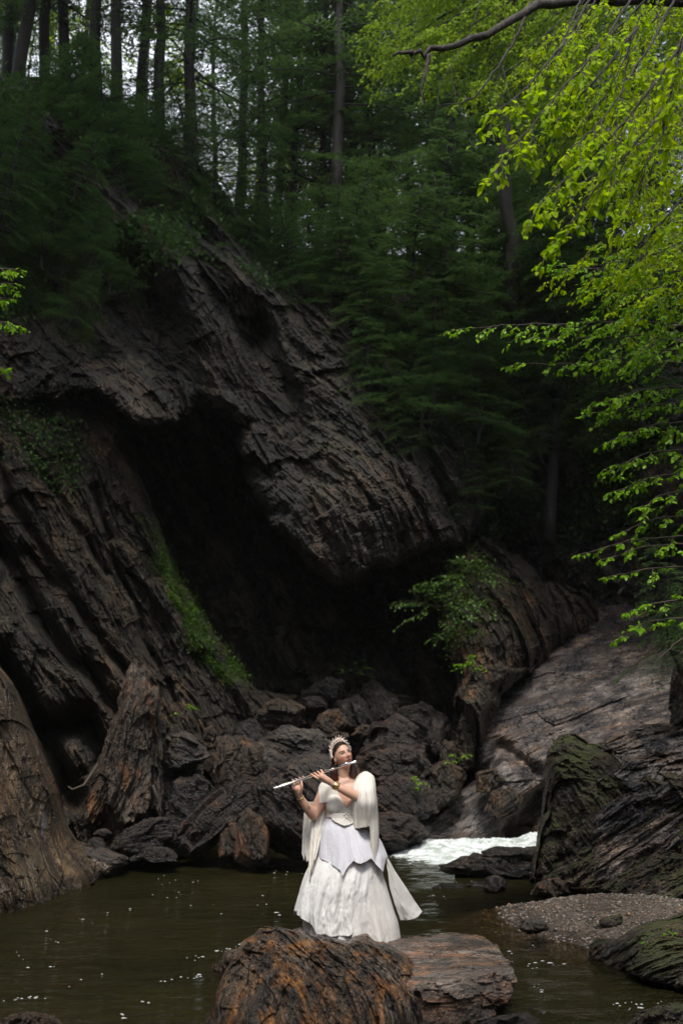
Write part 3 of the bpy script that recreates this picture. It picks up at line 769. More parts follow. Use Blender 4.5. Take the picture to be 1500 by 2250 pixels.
relief_rock('mossy low rock at the right edge in front of the gravel bar',
            [(1300, 2100, 9.6), (1340, 2060, 9.7), (1400, 2060, 9.3), (1500, 2000, 9.8), (1650, 1990, 9.4), (1400, 2130, 8.8), (1500, 2150, 8.4), (1650, 2150, 8.2)], 'bank',
            [(1284, 2110), (1290, 2075), (1310, 2062), (1350, 2068), (1380, 2050), (1420, 2030), (1470, 2020), (1540, 1990), (1720, 1970), (1720, 2200), (1500, 2180), (1420, 2160), (1350, 2140), (1310, 2126)],
            group=BANKG, step=1.4, wpx=22, T=.35, phi=-18, rag=8, skirt=1.0, chip=.7, big=.4, mid=.06, fine=.08, th=.2, seed=59)
rock('small mossy stone at the right end of the gravel bar', [(1300, 2042), (1320, 2018), (1360, 2010), (1392, 2030), (1370, 2056), (1320, 2058)], 10.5, .4, 'bank', phi=10, level=5, seed=33, amp=.7, group=BANKG)
rock('dark mossy rock column at the right edge above the grey topped rock', [(1468, 1610), (1474, 1520), (1490, 1440), (1530, 1400), (1620, 1400), (1640, 1620)], 15.8, 1.6, 'bank', phi=80, level=6, seed=35, amp=.8, group=BANKG)

# left shore
rock('tall leaning column of layered rock against the left cliff', [(176, 1800), (212, 1700), (236, 1620), (268, 1540), (296, 1470), (322, 1476), (346, 1530), (350, 1620), (338, 1700), (350, 1800), (260, 1830)], 16.4, 1.5, 'rusty', phi=102, level=7, seed=71, amp=.9, th=.2, bev=80, group=SHORE)
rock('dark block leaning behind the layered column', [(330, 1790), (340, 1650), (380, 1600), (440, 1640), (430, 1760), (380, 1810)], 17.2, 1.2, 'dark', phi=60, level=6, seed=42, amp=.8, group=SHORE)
rock('pale grey angular block resting between the column and the rusty block', [(362, 1660), (372, 1612), (410, 1606), (455, 1640), (462, 1660), (425, 1690), (380, 1700)], 16.7, .8, 'grey', phi=20, level=6, seed=43, amp=.55, group=SHORE)
rock('rust streaked upright block with a ragged top, left of the woman', [(480, 1660), (476, 1618), (520, 1612), (575, 1638), (590, 1670), (586, 1710), (560, 1760), (500, 1800), (470, 1740)], 15.9, 1.1, 'rusty', phi=86, level=6, seed=44, amp=.7, group=SHORE)
rock('long brown rock leaning down to the water, left of the woman', [(385, 1860), (400, 1820), (450, 1760), (520, 1712), (580, 1690), (600, 1740), (560, 1800), (480, 1850), (420, 1872)], 15.6, .9, 'purple', phi=-38, level=7, seed=45, amp=.75, group=SHORE)
rock('purple grey boulder right behind the flute end', [(552, 1720), (590, 1700), (640, 1704), (700, 1740), (716, 1800), (690, 1850), (620, 1860), (560, 1820)], 15.2, 1.3, 'purple', phi=50, level=7, seed=46, amp=.8, group=SHORE)
rock('upright pale block standing in the water under the purple boulder', [(518, 1885), (524, 1800), (545, 1775), (580, 1790), (596, 1830), (592, 1890), (555, 1910)], 14.9, .6, 'rusty', phi=92, level=6, seed=47, amp=.5, group=SHORE)
rock('brown block behind the upright block at the waterline', [(478, 1890), (482, 1830), (505, 1800), (535, 1810), (530, 1895)], 15.3, .5, 'rusty', phi=80, level=6, seed=48, amp=.6, group=SHORE)
rock('flat dark folded rock on the gravel under the left cliff', [(236, 1872), (262, 1838), (310, 1806), (352, 1796), (392, 1808), (396, 1840), (372, 1874), (290, 1890)], 15.4, .9, 'dark', phi=-12, level=7, seed=49, amp=.8, group=SHORE)
rock('small black stone beside the flat folded rock', [(188, 1862), (205, 1836), (225, 1842), (240, 1868), (210, 1878)], 15.4, .3, 'dark', phi=30, level=5, seed=50, amp=.6, group=SHORE)
rock('small wet stone at the waterline below the flat folded rock', [(306, 1884), (325, 1862), (355, 1858), (384, 1872), (386, 1892), (330, 1898)], 14.9, .35, 'dark', phi=0, level=5, seed=51, amp=.7, group=SHORE)
rock('little wet stone left of the waterline stone', [(282, 1886), (296, 1876), (312, 1884), (310, 1896), (286, 1896)], 15.0, .2, 'dark', phi=0, level=5, seed=52, amp=.6, group=SHORE)
rock('smooth low pale rock at the foot of the left cliff', [(150, 1900), (180, 1870), (230, 1862), (280, 1880), (282, 1900), (200, 1930)], 14.7, .7, 'grey', phi=0, level=6, seed=53, amp=.3, group=SHORE)
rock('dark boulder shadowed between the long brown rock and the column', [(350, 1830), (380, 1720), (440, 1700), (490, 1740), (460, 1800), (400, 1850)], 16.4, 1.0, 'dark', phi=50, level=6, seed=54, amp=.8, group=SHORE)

# the heap in the cave mouth
heap = [
 ('pale wedge shaped boulder on top of the heap', [(655, 1560), (665, 1520), (715, 1490), (750, 1500), (745, 1535), (700, 1570)], 22.5, 1.4, 'grey', 20),
 ('upright brown slab leaning on the heap behind the crown', [(775, 1560), (790, 1520), (820, 1497), (870, 1540), (880, 1580), (830, 1600)], 22.5, 1.2, 'purple', 60),
 ('rusty stone low in the middle of the heap', [(690, 1600), (700, 1570), (740, 1560), (760, 1590), (740, 1625), (700, 1625)], 20.8, .8, 'rusty', 30),
 ('mossy rounded boulder at the left end of the heap', [(540, 1620), (560, 1560), (610, 1532), (660, 1560), (650, 1620), (590, 1650)], 20.6, 1.4, 'wedge', 10),
 ('broad grey boulder left of the crown, layered flat', [(560, 1680), (570, 1630), (620, 1596), (700, 1600), (730, 1640), (720, 1690), (640, 1710)], 18.8, 1.5, 'grey', 14),
 ('grey brown boulder right above the flute hand', [(610, 1730), (620, 1680), (680, 1650), (750, 1670), (760, 1720), (700, 1760)], 17.6, 1.2, 'grey', 40),
 ('brown boulder right of the woman, topmost', [(800, 1640), (820, 1590), (870, 1570), (920, 1600), (930, 1650), (860, 1680)], 20.2, 1.2, 'purple', 30),
 ('broad dark red boulder right of the head', [(790, 1700), (800, 1650), (860, 1630), (930, 1650), (950, 1700), (900, 1740), (830, 1740)], 18.9, 1.3, 'purple', 20),
 ('dark angular block under the dark red boulder', [(810, 1780), (820, 1720), (870, 1700), (930, 1720), (950, 1780), (880, 1810)], 18.0, 1.1, 'purple', 45),
 ('low brown block beside the right sleeve', [(810, 1860), (820, 1800), (860, 1780), (910, 1790), (930, 1830), (880, 1866)], 17.4, 1.0, 'purple', 15),
 ('rusty brown block at the right end of the heap', [(920, 1740), (930, 1690), (975, 1670), (1020, 1700), (1010, 1760), (950, 1780)], 19.2, 1.1, 'wedge', 50),
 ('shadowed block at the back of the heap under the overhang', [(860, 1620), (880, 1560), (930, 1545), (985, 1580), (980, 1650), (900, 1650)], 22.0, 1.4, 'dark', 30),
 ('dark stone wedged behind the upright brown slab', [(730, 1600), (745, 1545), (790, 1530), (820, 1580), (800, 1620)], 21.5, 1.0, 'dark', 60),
 ('small red brown stone left of the heap by the cliff', [(446, 1626), (450, 1600), (466, 1594), (476, 1610), (470, 1632)], 18.0, .3, 'rusty', 10),
 ('dark block between the left cliff and the grey boulder', [(500, 1640), (520, 1590), (560, 1580), (590, 1630), (560, 1670)], 19.4, .9, 'dark', 40),
 ('pale cream block perched on the wet slope beside the upright cliff', [(1050, 1480), (1062, 1462), (1100, 1454), (1118, 1468), (1108, 1492), (1068, 1512), (1054, 1504)], 20.6, .6, 'wedge', -25),
 ('pale cracked boulder above the rapids', [(1070, 1780), (1080, 1738), (1120, 1730), (1145, 1752), (1140, 1785), (1100, 1800)], 18.3, .8, 'wedge', -40),
 ('ochre block above the pale cracked boulder', [(1045, 1740), (1050, 1700), (1085, 1690), (1110, 1715), (1090, 1745)], 18.9, .8, 'wedge', -50),
]
extra = [
 ('small brown block at the left foot of the heap', (505, 1700, 34, 26, 17.6, 'purple', 20)), ('small grey block in front of the mossy rounded boulder', (560, 1640, 30, 24, 19.4, 'grey', 10)),
 ('dark shard between the mossy boulder and the wedge', (640, 1590, 34, 22, 21.2, 'dark', 40)), ('flat brown plate high at the back of the heap', (870, 1540, 44, 16, 23.5, 'purple', 8)),
 ('little rusty block right of the tiara', (800, 1610, 24, 20, 20.6, 'rusty', 20)), ('thin grey plate above the dark red boulder', (860, 1640, 52, 14, 19.8, 'grey', 6)),
 ('pale shard beside the upright cliff foot', (985, 1660, 20, 34, 20.0, 'wedge', 70)), ('small dark block by the shore right of the woman', (860, 1850, 34, 20, 17.0, 'dark', 10)),
 ('brown stone on the shore right of the dark block', (905, 1838, 24, 20, 17.4, 'purple', 30)), ('flat wet stone at the end of the heap by the water', (828, 1868, 24, 10, 16.8, 'dark', 0)),
 ('dark block squeezed under the low brown block', (790, 1835, 28, 30, 17.2, 'dark', 40)), ('reddish block behind the raised hand', (655, 1640, 40, 26, 19.4, 'purple', 25)),
 ('dark block left of the reddish block', (600, 1700, 40, 28, 17.4, 'dark', 30)), ('small tan stone on the heap above the tiara', (745, 1620, 20, 16, 20.0, 'rusty', 0)),
 ('grey stone half hidden right of the sleeve', (905, 1770, 30, 26, 17.8, 'grey', 20)), ('thin dark plate leaning by the upright cliff', (960, 1620, 20, 44, 21.0, 'dark', 75)),
 ('tan block under the pale wedge boulder', (690, 1545, 28, 18, 21.6, 'grey', 0)), ('dark block at the waterline under the purple boulder', (650, 1868, 36, 24, 15.4, 'dark', 10)),
 ('brown block between the upright pale block and the purple boulder', (612, 1850, 22, 30, 15.4, 'purple', 60)), ('small block under the long brown rock', (440, 1868, 30, 20, 15.6, 'rusty', 10)),
 ('dark stone in the shadow left of the column', (190, 1800, 30, 26, 16.4, 'dark', 20)), ('pale flake on the shore under the column', (225, 1830, 20, 10, 15.8, 'grey', 0)),
]
r_e = random.Random(5)
for lab, (px, py, rx, ry, y, mt, ph) in extra:
    k = 7; poly = [(px + rx * math.cos(a) * r_e.uniform(.8, 1.15), py + ry * math.sin(a) * r_e.uniform(.8, 1.15)) for a in [i * 6.283 / k + r_e.uniform(-.25, .25) for i in range(k)]]
    heap.append((lab, poly, y, rx * 2 / FPX * y * .9, mt, ph))
for i, (lab, poly, y, dy, mt, ph) in enumerate(heap):
    rock(lab, poly, y, dy, mt, phi=ph, level=6, seed=60 + i, amp=.75, group=None if 15 <= i < 18 else HEAP)
# ------------------------------------------------------------------ trees
def bark_mat(name, dark, light, k=1.0):
    t = NT(name); tc = t.n('ShaderNodeTexCoord').outputs['Object']
    n = t.noise(t.mapping(tc, scale=(9 * k, 9 * k, 1.6 * k)), 1.0, 7, .65)
    c = t.mix(t.ramp(n, .35, .65), dark, light)
    return t.done(t.bsdf(Base_Color=c, Roughness=.8, Normal=t.bump(n, .03)).outputs[0])
M['bark'] = bark_mat('hemlock_bark_shaded', (.005, .0043, .0036), (.015, .0125, .010))  # canopy shade put into the bark colour, far darker than its own
M['beech_bark'] = bark_mat('beech_bark', (.022, .017, .013), (.075, .062, .050), 3)
M['twig'] = plain('twig_bark', (.06, .042, .03), .7)
M['hemlock'] = leaf_mat('hemlock_needles', (.055, .115, .030), (.115, .200, .050), .42, .8, .6, .3)
M['beech'] = leaf_mat('young_beech_leaves', (.23, .43, .003), (.46, .58, .003), .62, 9, .5, .15)
M['maple'] = leaf_mat('fresh_green_leaves', (.14, .34, .006), (.28, .50, .010), .5, 8, .38, .3)
M['pale_beech'] = leaf_mat('pale_green_leaves', (.18, .34, .02), (.38, .52, .03), .55, 3, .5, .15)
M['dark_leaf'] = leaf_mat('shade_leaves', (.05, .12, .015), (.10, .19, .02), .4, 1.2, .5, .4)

def quads_from(base, dirv, nrm, length, width):
    """Rhombic needles / leaflets: base points, unit direction, side vector."""
    tip = base + dirv * length[:, None]
    mid = base + dirv * (length * .45)[:, None]
    s = nrm * (width * .5)[:, None]
    v = np.stack([base, mid + s, tip, mid - s], 1)
    n = len(base)
    return v.reshape(-1, 3), np.arange(n * 4).reshape(n, 4)

def unit(a): return a / (np.linalg.norm(a, axis=-1, keepdims=True) + 1e-9)

def hemlock_mesh(H=18.0, bare=.35, Rmax=3.2, n=80, seed=1, dens=1.0, needle=.13):
    rs = np.random.RandomState(seed)
    trunk = Geo(); zt = np.linspace(-.6, H, 14)
    wob = np.cumsum(rs.normal(0, .06, (14, 2)), 0)
    tp = np.column_stack([wob, zt])
    r0 = .0080 * H + .015
    trunk.tube(tp, r0 * (1 - np.clip(zt, 0, H) / H) ** .8 + .015, 9)
    wood = Geo(); B, Dv, S, L, Wd = [], [], [], [], []
    for i in range(n):
        h = bare + (1 - bare) * (i + rs.rand()) / n
        z = h * H
        Lb = Rmax * (1 - ((h - bare) / (1 - bare))) ** .75 * rs.uniform(.55, 1.12) + .25
        az = i * 2.4 + rs.normal(0, .4)
        el = rs.uniform(-.1, .25) - .2 * (1 - h)
        m = 7
        t = np.linspace(0, 1, m)
        d2 = np.array([math.cos(az), math.sin(az)])
        c = np.array([np.interp(z, zt, tp[:, 0]), np.interp(z, zt, tp[:, 1]), z])
        pts = c + np.column_stack([t * Lb * d2[0], t * Lb * d2[1], t * Lb * math.tan(el) - .28 * Lb * t ** 2.2])
        pts[:, :2] += np.cumsum(rs.normal(0, .03 * Lb, (m, 2)), 0) * t[:, None]
        wood.tube(pts, np.linspace(.028, .006, m) * (.5 + Lb / 4), 4, cap=False)
        side = np.array([-d2[1], d2[0], 0])
        nt = max(5, int(Lb / .085 * dens))
        tt = np.sort(rs.uniform(.12, 1, nt))
        bp = np.stack([np.interp(tt, t, pts[:, k]) for k in range(3)], -1)
        for sgn in (-1, 1):
            tl = (.42 * Lb * (1 - tt) ** .7 + .18) * rs.uniform(.5, 1.15, nt)
            dirv = unit(np.array([d2[0], d2[1], 0]) * rs.uniform(.35, .9, nt)[:, None] + sgn * side + np.array([0, 0, 1.0]) * rs.normal(-.12, .12, nt)[:, None])
            k = max(3, int(5 * dens))
            for q in range(k):
                f = (q + rs.rand(nt)) / k
                b = bp + dirv * (tl * f)[:, None] - np.array([0, 0, 1.0]) * (.22 * tl * f * f)[:, None]
                dd = unit(dirv + rs.normal(0, .38, (nt, 3)) * np.array([1, 1, .35]))
                B.append(b); Dv.append(dd)
                S.append(unit(np.cross(dd, np.array([0, 0, 1.0]) + rs.normal(0, .25, (nt, 3)))))
                L.append(rs.uniform(.7, 1.5, nt) * needle); Wd.append(rs.uniform(.25, .42, nt) * needle)
    for i in range(26):      # dead stubs below the crown
        z = rs.uniform(.12, bare + .1) * H; az = rs.uniform(0, 6.28); l = rs.uniform(.3, 1.3)
        a = np.array([0, 0, z]); wood.tube([a, a + np.array([math.cos(az), math.sin(az), .1]) * l * .5, a + np.array([math.cos(az), math.sin(az), -.15]) * l], [.018, .012, .004], 4, cap=False)
    v, f = quads_from(np.concatenate(B), np.concatenate(Dv), np.concatenate(S), np.concatenate(L), np.concatenate(Wd))
    return trunk, wood, mk_mesh('crown', v, f, smooth=False)

def hemlock_proto(**kw):
    root = empty('hemlock_tree')
    tr, wd, cr = hemlock_mesh(**kw)
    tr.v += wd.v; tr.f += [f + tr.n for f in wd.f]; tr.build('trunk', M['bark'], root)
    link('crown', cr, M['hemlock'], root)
    return root

protos = [hemlock_proto(H=17, bare=.16, Rmax=3.2, n=84, seed=1), hemlock_proto(H=20, bare=.24, Rmax=3.1, n=88, seed=2), hemlock_proto(H=15, bare=.12, Rmax=2.7, n=64, seed=3),
          hemlock_proto(H=19, bare=.42, Rmax=2.5, n=60, seed=4, dens=.9)]
young = [hemlock_proto(H=6.5, bare=.04, Rmax=2.6, n=60, seed=5, needle=.11, dens=1.3), hemlock_proto(H=5, bare=.02, Rmax=2.4, n=52, seed=6, needle=.10, dens=1.35), hemlock_proto(H=9, bare=.12, Rmax=2.7, n=70, seed=7, needle=.12, dens=1.1)]
used = set()
def plant(proto, loc, rz, s, label, group, tilt=(0, 0)):
    if proto.name not in used: used.add(proto.name); o = proto
    else: o = copy_tree(proto)
    o.location = loc; o.rotation_euler = (tilt[0], tilt[1], rz); o.scale = (s, s, s)
    tag(o, label, 'tree', group)
    return o

rs = random.Random(3)
# forest on top: seen as trunks against the sky
FG = 'hemlocks on the cliff top'
def edge_z(px):
    xs = [-400, 0, 120, 250, 330, 400, 480, 560, 650, 900, 1150, 1500, 1900]; ys = [150, 170, 176, 218, 270, 335, 410, 520, 552, 560, 545, 500, 480]
    return float(np.interp(px, xs, ys))
spots = []
for px in [-120, 20, 45, 95, 150, 215, 262, 300, 345, 428, 530, 585, 605, 648, 690, 722, 765, 806, 842, 905, 950, 985, 1035, 1075, 1118, 1160, 1220, 1290, 1360, 1450, 1560]:
    y = rs.uniform(28.0, 31.5) if px > 500 else rs.uniform(25.5, 28)
    spots.append((px, y))
for k in range(26):
    px = -150 + k * 68 + rs.uniform(-30, 30); spots.append((px, rs.uniform(33, 47)))
ORD = 'first second third fourth fifth sixth seventh eighth ninth tenth eleventh twelfth thirteenth fourteenth fifteenth sixteenth seventeenth eighteenth nineteenth twentieth'.split()
def nth(i, n):
    return ORD[i] + ' from the left' if i < 20 and i <= n // 2 else ORD[n - 1 - i] + ' from the right'
fr_row = sorted([q for q in spots if q[1] < 32]); bk_row = sorted([q for q in spots if q[1] >= 32])
for row, nm in ((fr_row, 'hemlock at the cliff edge, %s in the front row'), (bk_row, 'slim hemlock behind the cliff edge, %s in the back rows')):
    for i, (px, y) in enumerate(row):
        if y < 32: p = V(px, edge_z(px) + 8, y); z = p.z - .4
        else: p = V(px, edge_z(px) + 4, y); z = p.z - 1.0 - (y - 32) * .12
        pr = protos[rs.choice([0, 1, 3, 3, 3] if px < 620 else [0, 1, 1, 0, 3, 2] if y < 32 else [0, 1, 1, 3, 3])]
        plant(pr, (p.x, y, z), rs.uniform(0, 6.28), rs.uniform(.85, 1.15), nm % nth(i, len(row)), FG, (rs.uniform(-.03, .03), rs.uniform(-.04, .04)))

# young hemlocks clinging to the slope
YG = 'young hemlocks rooted on the rock slope'
ysp = [(640, 640, 25.5, 1, .75), (720, 640, 25, 1, .8), (830, 620, 26, 0, .8), (960, 600, 26.5, 0, .9), (1080, 640, 26, 0, 1.0), (1200, 640, 25.5, 0, .95), (1330, 640, 24.5, 0, .9), (1460, 640, 23, 0, .9),
       (760, 760, 24, 1, .8), (880, 800, 24, 0, .85), (1000, 780, 24.5, 0, .85), (1130, 800, 24.5, 0, .85), (1260, 820, 24, 0, .8), (1400, 840, 22.5, 1, .8),
       (920, 880, 22.5, 1, .75), (1050, 900, 23, 1, .6), (1180, 940, 24, 1, .65), (1040, 1090, 22.8, 1, .36), (1120, 1040, 22.5, 1, .32), (1480, 1400, 14.5, 1, .34),
       (820, 900, 22.3, 1, .55), (560, 560, 26.0, 1, .55), (1300, 560, 27, 2, .8), (1000, 520, 28, 2, .7), (820, 520, 28, 2, .7), (1160, 520, 28, 2, .75), (680, 560, 27.6, 1, .7), (600, 610, 23.9, 1, .45), (665, 640, 23.4, 1, .5), (745, 650, 23.8, 0, .5), (810, 720, 23.2, 1, .5), (700, 570, 25.0, 1, .5), (905, 960, 21.9, 1, .35), (960, 840, 22.6, 0, .5)]
for i, (px, py, y, k, s) in enumerate(ysp):
    p = V(px, py, y)
    w_ = 'high up under the forest' if py < 700 else 'halfway up' if py < 870 else 'low down near the overhang' if py < 1200 else 'at the right edge by the rock column'
    band = sorted(q[0] for q in ysp if (q[1] < 600) == (py < 600) and (600 <= q[1] < 700) == (600 <= py < 700) and (700 <= q[1] < 870) == (700 <= py < 870) and (870 <= q[1] < 1200) == (870 <= py < 1200))
    w_ = 'top tier' if py < 600 else 'second tier' if py < 700 else 'third tier' if py < 870 else 'lowest tier' if py < 1200 else 'column tier'
    lab = 'bushy young hemlock on the right slope, %s in the %s' % (nth(band.index(px), len(band)), w_)
    plant(young[k], (p.x, y, p.z - .9 * s), rs.uniform(0, 6.28), s, lab, YG, (rs.uniform(.1, .3), rs.uniform(-.15, .15)))
# on the left cliff
for i, (px, py, y, k, s) in enumerate([(90, 260, 21.8, 0, .75), (200, 330, 21.6, 1, .8), (40, 400, 20.5, 1, .75), (290, 420, 21.8, 1, .6), (130, 470, 20, 1, .6), (240, 620, 19.8, 1, .42), (200, 560, 19.6, 1, .45), (380, 400, 23, 1, .55), (330, 320, 23.5, 1, .6), (20, 620, 19.5, 1, .5), (460, 470, 23.8, 1, .4), (340, 460, 22, 1, .5), (420, 500, 22.5, 0, .4), (150, 700, 18.6, 1, .4), (-20, 520, 19, 0, .7), (260, 280, 22, 0, .6), (520, 560, 23.4, 1, .4), (450, 400, 24.0, 0, .55), (545, 520, 24.4, 0, .5), (100, 560, 19.6, 0, .5)]):
    p = V(px, py, y)
    lab = 'drooping young hemlock on the upper left cliff, %s' % ['just below the cliff top at the left', 'below the first trunks', 'at the left edge', 'in the middle', 'above the pale patch', 'lowest and rightmost', 'low on the face', 'near the skyline step', 'on the skyline below the trunks', 'lowest at the left edge', 'by the sky gap at the right', 'over the dark recess', 'above the pale rock patch', 'lowest of all, over the brow', 'half cut by the left edge', 'just under the trunks', 'last before the nose of the cliff', 'on the skyline beside the sky gap', 'where the skyline steps down', 'over the pale patch at the left'][i]
    s = s * (.78 if px < 430 else 1)
    plant(young[k], (p.x, y, p.z - .5 * s), rs.uniform(0, 6.28), s, lab, 'young hemlocks on the left cliff', (rs.uniform(.2, .45), rs.uniform(-.1, .3)))

# ---- leafy trees
def leaf_geo(base, d, up, length, width, fold=.25):
    """Ovate leaf folded along its midrib: 9 points, 4 quads."""
    s = unit(np.cross(d, up)); n = unit(np.cross(s, d))
    L = length[:, None]; Wd = width[:, None]
    p0 = base; m1 = base + d * L * .35 - n * L * .02; m2 = base + d * L * .7 - n * L * .05; tip = base + d * L - n * L * .14
    l1 = m1 + s * Wd * .5 + n * Wd * fold * .5; l2 = m2 + s * Wd * .38 + n * Wd * fold * .4
    r1 = m1 - s * Wd * .5 + n * Wd * fold * .5; r2 = m2 - s * Wd * .38 + n * Wd * fold * .4
    v = np.stack([p0, m1, m2, tip, l1, l2, r1, r2], 1); k = len(base)
    q = np.array([[0, 1, 4, 4], [1, 2, 5, 4], [2, 3, 5, 5], [0, 6, 1, 1], [1, 6, 7, 2], [2, 7, 3, 3]])
    f = (q[None] + (np.arange(k) * 8)[:, None, None]).reshape(-1, 4)
    return v.reshape(-1, 3), f

class Leafy:
    def __init__(s, seed): s.rs = np.random.RandomState(seed); s.wood = Geo(); s.leaves = Geo()
    def limb(s, pts, r0, r1, n=24, k=7, jit=.02):
        pts = np.asarray(pts, float); t = np.linspace(0, 1, len(pts)); tt = np.linspace(0, 1, n)
        # smooth through the points
        q = np.stack([np.interp(tt, t, pts[:, i]) for i in range(3)], -1)
        for _ in range(3): q[1:-1] = (q[:-2] + q[1:-1] * 2 + q[2:]) / 4
        q[1:-1] += s.rs.normal(0, jit, (n - 2, 3)) * np.linalg.norm(pts[-1] - pts[0]) * .15
        s.wood.tube(q, np.linspace(r0, r1, n), k)
        return q
    def spray(s, a, d, length, leaf=.06, side=3, gap=.045, drop=.5, plane=None, r=.005, bare=.15):
        """A twig with alternate leaves and short side twigs, hanging under its own weight."""
        m = 9; t = np.linspace(0, 1, m); rs = s.rs
        d = unit(np.asarray(d, float))
        pts = a + d * (t * length)[:, None] + np.array([0, 0, -1.0]) * (drop * length * t ** 2)[:, None] * .6
        pts[1:] += np.cumsum(rs.normal(0, .012 * length, (m - 1, 3)), 0)
        s.wood.tube(pts, np.linspace(r, .0015, m), 4, cap=False)
        pl = unit(np.cross(d, np.array([0, 0, 1.0]) + rs.normal(0, .3, 3)))
        if side > 0:
            n = max(2, int(length / .13))
            for i in range(n):
                tt = bare + (1 - bare) * (i + rs.rand() * .6) / n
                b = np.array([np.interp(tt, t, pts[:, k]) for k in range(3)])
                sg = 1 if i % 2 else -1
                dd = unit(d * .75 + pl * sg * rs.uniform(.5, .9) + np.array([0, 0, rs.normal(-.15, .12)]))
                s.spray(b, dd, length * (1 - tt * .75) * rs.uniform(.28, .5), leaf, side - 2, gap, drop * .8, r=r * .5, bare=.05)
        nl = max(2, int(length * (1 - bare) / gap))
        tt = bare + (1 - bare) * (np.arange(nl) + rs.rand(nl) * .5) / nl; tt[-1] = 1
        b = np.stack([np.interp(tt, t, pts[:, k]) for k in range(3)], -1)
        sg = np.where(np.arange(nl) % 2, 1.0, -1.0)[:, None]
        dv = unit(d * .6 + pl * sg * rs.uniform(.5, 1.0, (nl, 1)) + np.array([0, 0, -1.0]) * rs.uniform(.15, .75, (nl, 1)) + rs.normal(0, .18, (nl, 3)))
        up = unit(np.array([0, -.25, 1.0]) + rs.normal(0, .35, (nl, 3)))
        L = leaf * rs.uniform(.5, 1.2, nl)
        s.leaves.add(*leaf_geo(b, dv, up, L, L * rs.uniform(.5, .68, nl), rs.uniform(.05, .4)))
    def bough(s, pts, r0=.010, n_spray=10, ln=.6, leaf=.06, gap=.045, start=.25, drop=.5, side=3, out=None):
        q = s.limb(pts, r0, .004, 20, 5)
        rs = s.rs; ax = unit(q[-1] - q[0]); pl = unit(np.cross(ax, [0, 0, 1.0]))
        for i in range(n_spray):
            t = start + (1 - start) * (i + rs.rand() * .7) / n_spray; j = t * (len(q) - 1); k = int(min(j, len(q) - 2)); b = q[k] + (q[k + 1] - q[k]) * (j - k)
            sg = 1 if i % 2 else -1
            dd = unit(ax * rs.uniform(.5, 1.0) + pl * sg * rs.uniform(.3, .9) + np.array([0, 0, rs.normal(-.25, .25)]))
            s.spray(b, dd, ln * (1.1 - .6 * t) * rs.uniform(.7, 1.3), leaf, side, gap, drop)
        s.spray(q[-1], ax, ln * .6, leaf, side, gap, drop, bare=0)

def P3(l): return [W(*p).tolist() for p in l]

def leafy_tree(name, label, trunk, limbs, boughs, leafm, barkm, seed, group=None, cat='tree'):
    """trunk / limbs: (points, r0, r1); boughs: keyword dicts."""
    root = empty(name, trunk[0][0])
    g = Geo(); L = Leafy(seed); L.wood = g
    L.limb(trunk[0], trunk[1], trunk[2], 24, 12, .03)
    off = np.array(trunk[0][0])
    g2 = g
    for pts, r0, r1 in limbs: L.limb(pts, r0, r1, 26, 8, .03)
    for b in boughs: L.bough(**b)
    g2.v = [v - off for v in g2.v]; L.leaves.v = [v - off for v in L.leaves.v]
    g2.build('trunk', M[barkm], root)
    L.leaves.build('leaves', M[leafm], root, smooth=True)
    tag(root, label, cat, group)
    return root

# near beech: trunk out of frame to the right, boughs hang into the upper right
def bb(*pts, **kw): return dict(pts=P3(pts), **kw)
T1 = [(4.2, 5.6, 2.5), (4.15, 5.7, 5), (4.1, 5.8, 8), (4.0, 6, 12)]
near = [
 bb((1330, -60, 6.2), (1240, 90, 6.0), (1160, 190, 5.9), (1100, 240, 5.8), n_spray=8, ln=.42, start=.25),
 bb((1420, -60, 6.0), (1330, 90, 5.8), (1220, 210, 5.7), (1110, 345, 5.6), n_spray=14, ln=.42, start=.3),
 bb((1500, -40, 5.8), (1420, 110, 5.7), (1330, 260, 5.6), (1250, 330, 5.5), n_spray=12, ln=.45, start=.3),
 bb((1520, 60, 5.7), (1400, 240, 5.6), (1290, 350, 5.5), (1200, 430, 5.4), n_spray=12, ln=.42, start=.35),
 bb((1540, 140, 5.7), (1440, 260, 5.6), (1340, 380, 5.5), (1225, 520, 5.4), n_spray=12, ln=.4, start=.45),
 bb((1560, -40, 6.3), (1480, 120, 6.2), (1400, 230, 6.2), (1350, 330, 6.1), n_spray=14, ln=.5, start=.2),
 bb((1580, 80, 6.4), (1500, 220, 6.3), (1430, 330, 6.2), (1400, 420, 6.1), n_spray=14, ln=.5, start=.2),
 bb((1480, -80, 6.8), (1400, 20, 6.8), (1300, 110, 6.7), (1250, 180, 6.7), n_spray=14, ln=.5, start=.1),
]
near += [bb((1440, -90, 7.2), (1400, 60, 7.2), (1350, 180, 7.1), (1290, 260, 7.0), n_spray=14, ln=.5, start=.2), bb((1560, 120, 7.2), (1500, 260, 7.1), (1440, 380, 7.0), (1370, 450, 6.9), n_spray=14, ln=.5, start=.2),
 bb((1350, -90, 7.0), (1300, 20, 7.0), (1240, 100, 6.9), (1190, 160, 6.8), n_spray=12, ln=.45, start=.2), bb((1600, 260, 6.6), (1540, 380, 6.5), (1470, 470, 6.4), (1400, 540, 6.3), n_spray=14, ln=.45, start=.2),
 bb((1540, -60, 5.4), (1510, 60, 5.4), (1480, 160, 5.4), (1460, 240, 5.4), n_spray=10, ln=.4, start=.2), bb((1400, 60, 6.0), (1310, 170, 5.9), (1240, 250, 5.9), (1180, 300, 5.8), n_spray=10, ln=.36, start=.25)]
leafy_tree('beech_tree', 'young beech hanging bright yellow green sprays into the upper right corner', (T1, .14, .08), [(P3([(1600, -300, 5.8), (1500, -160, 6), (1400, -80, 6)]), .06, .02)], near, 'beech', 'beech_bark', 5, 'beeches on the right bank')

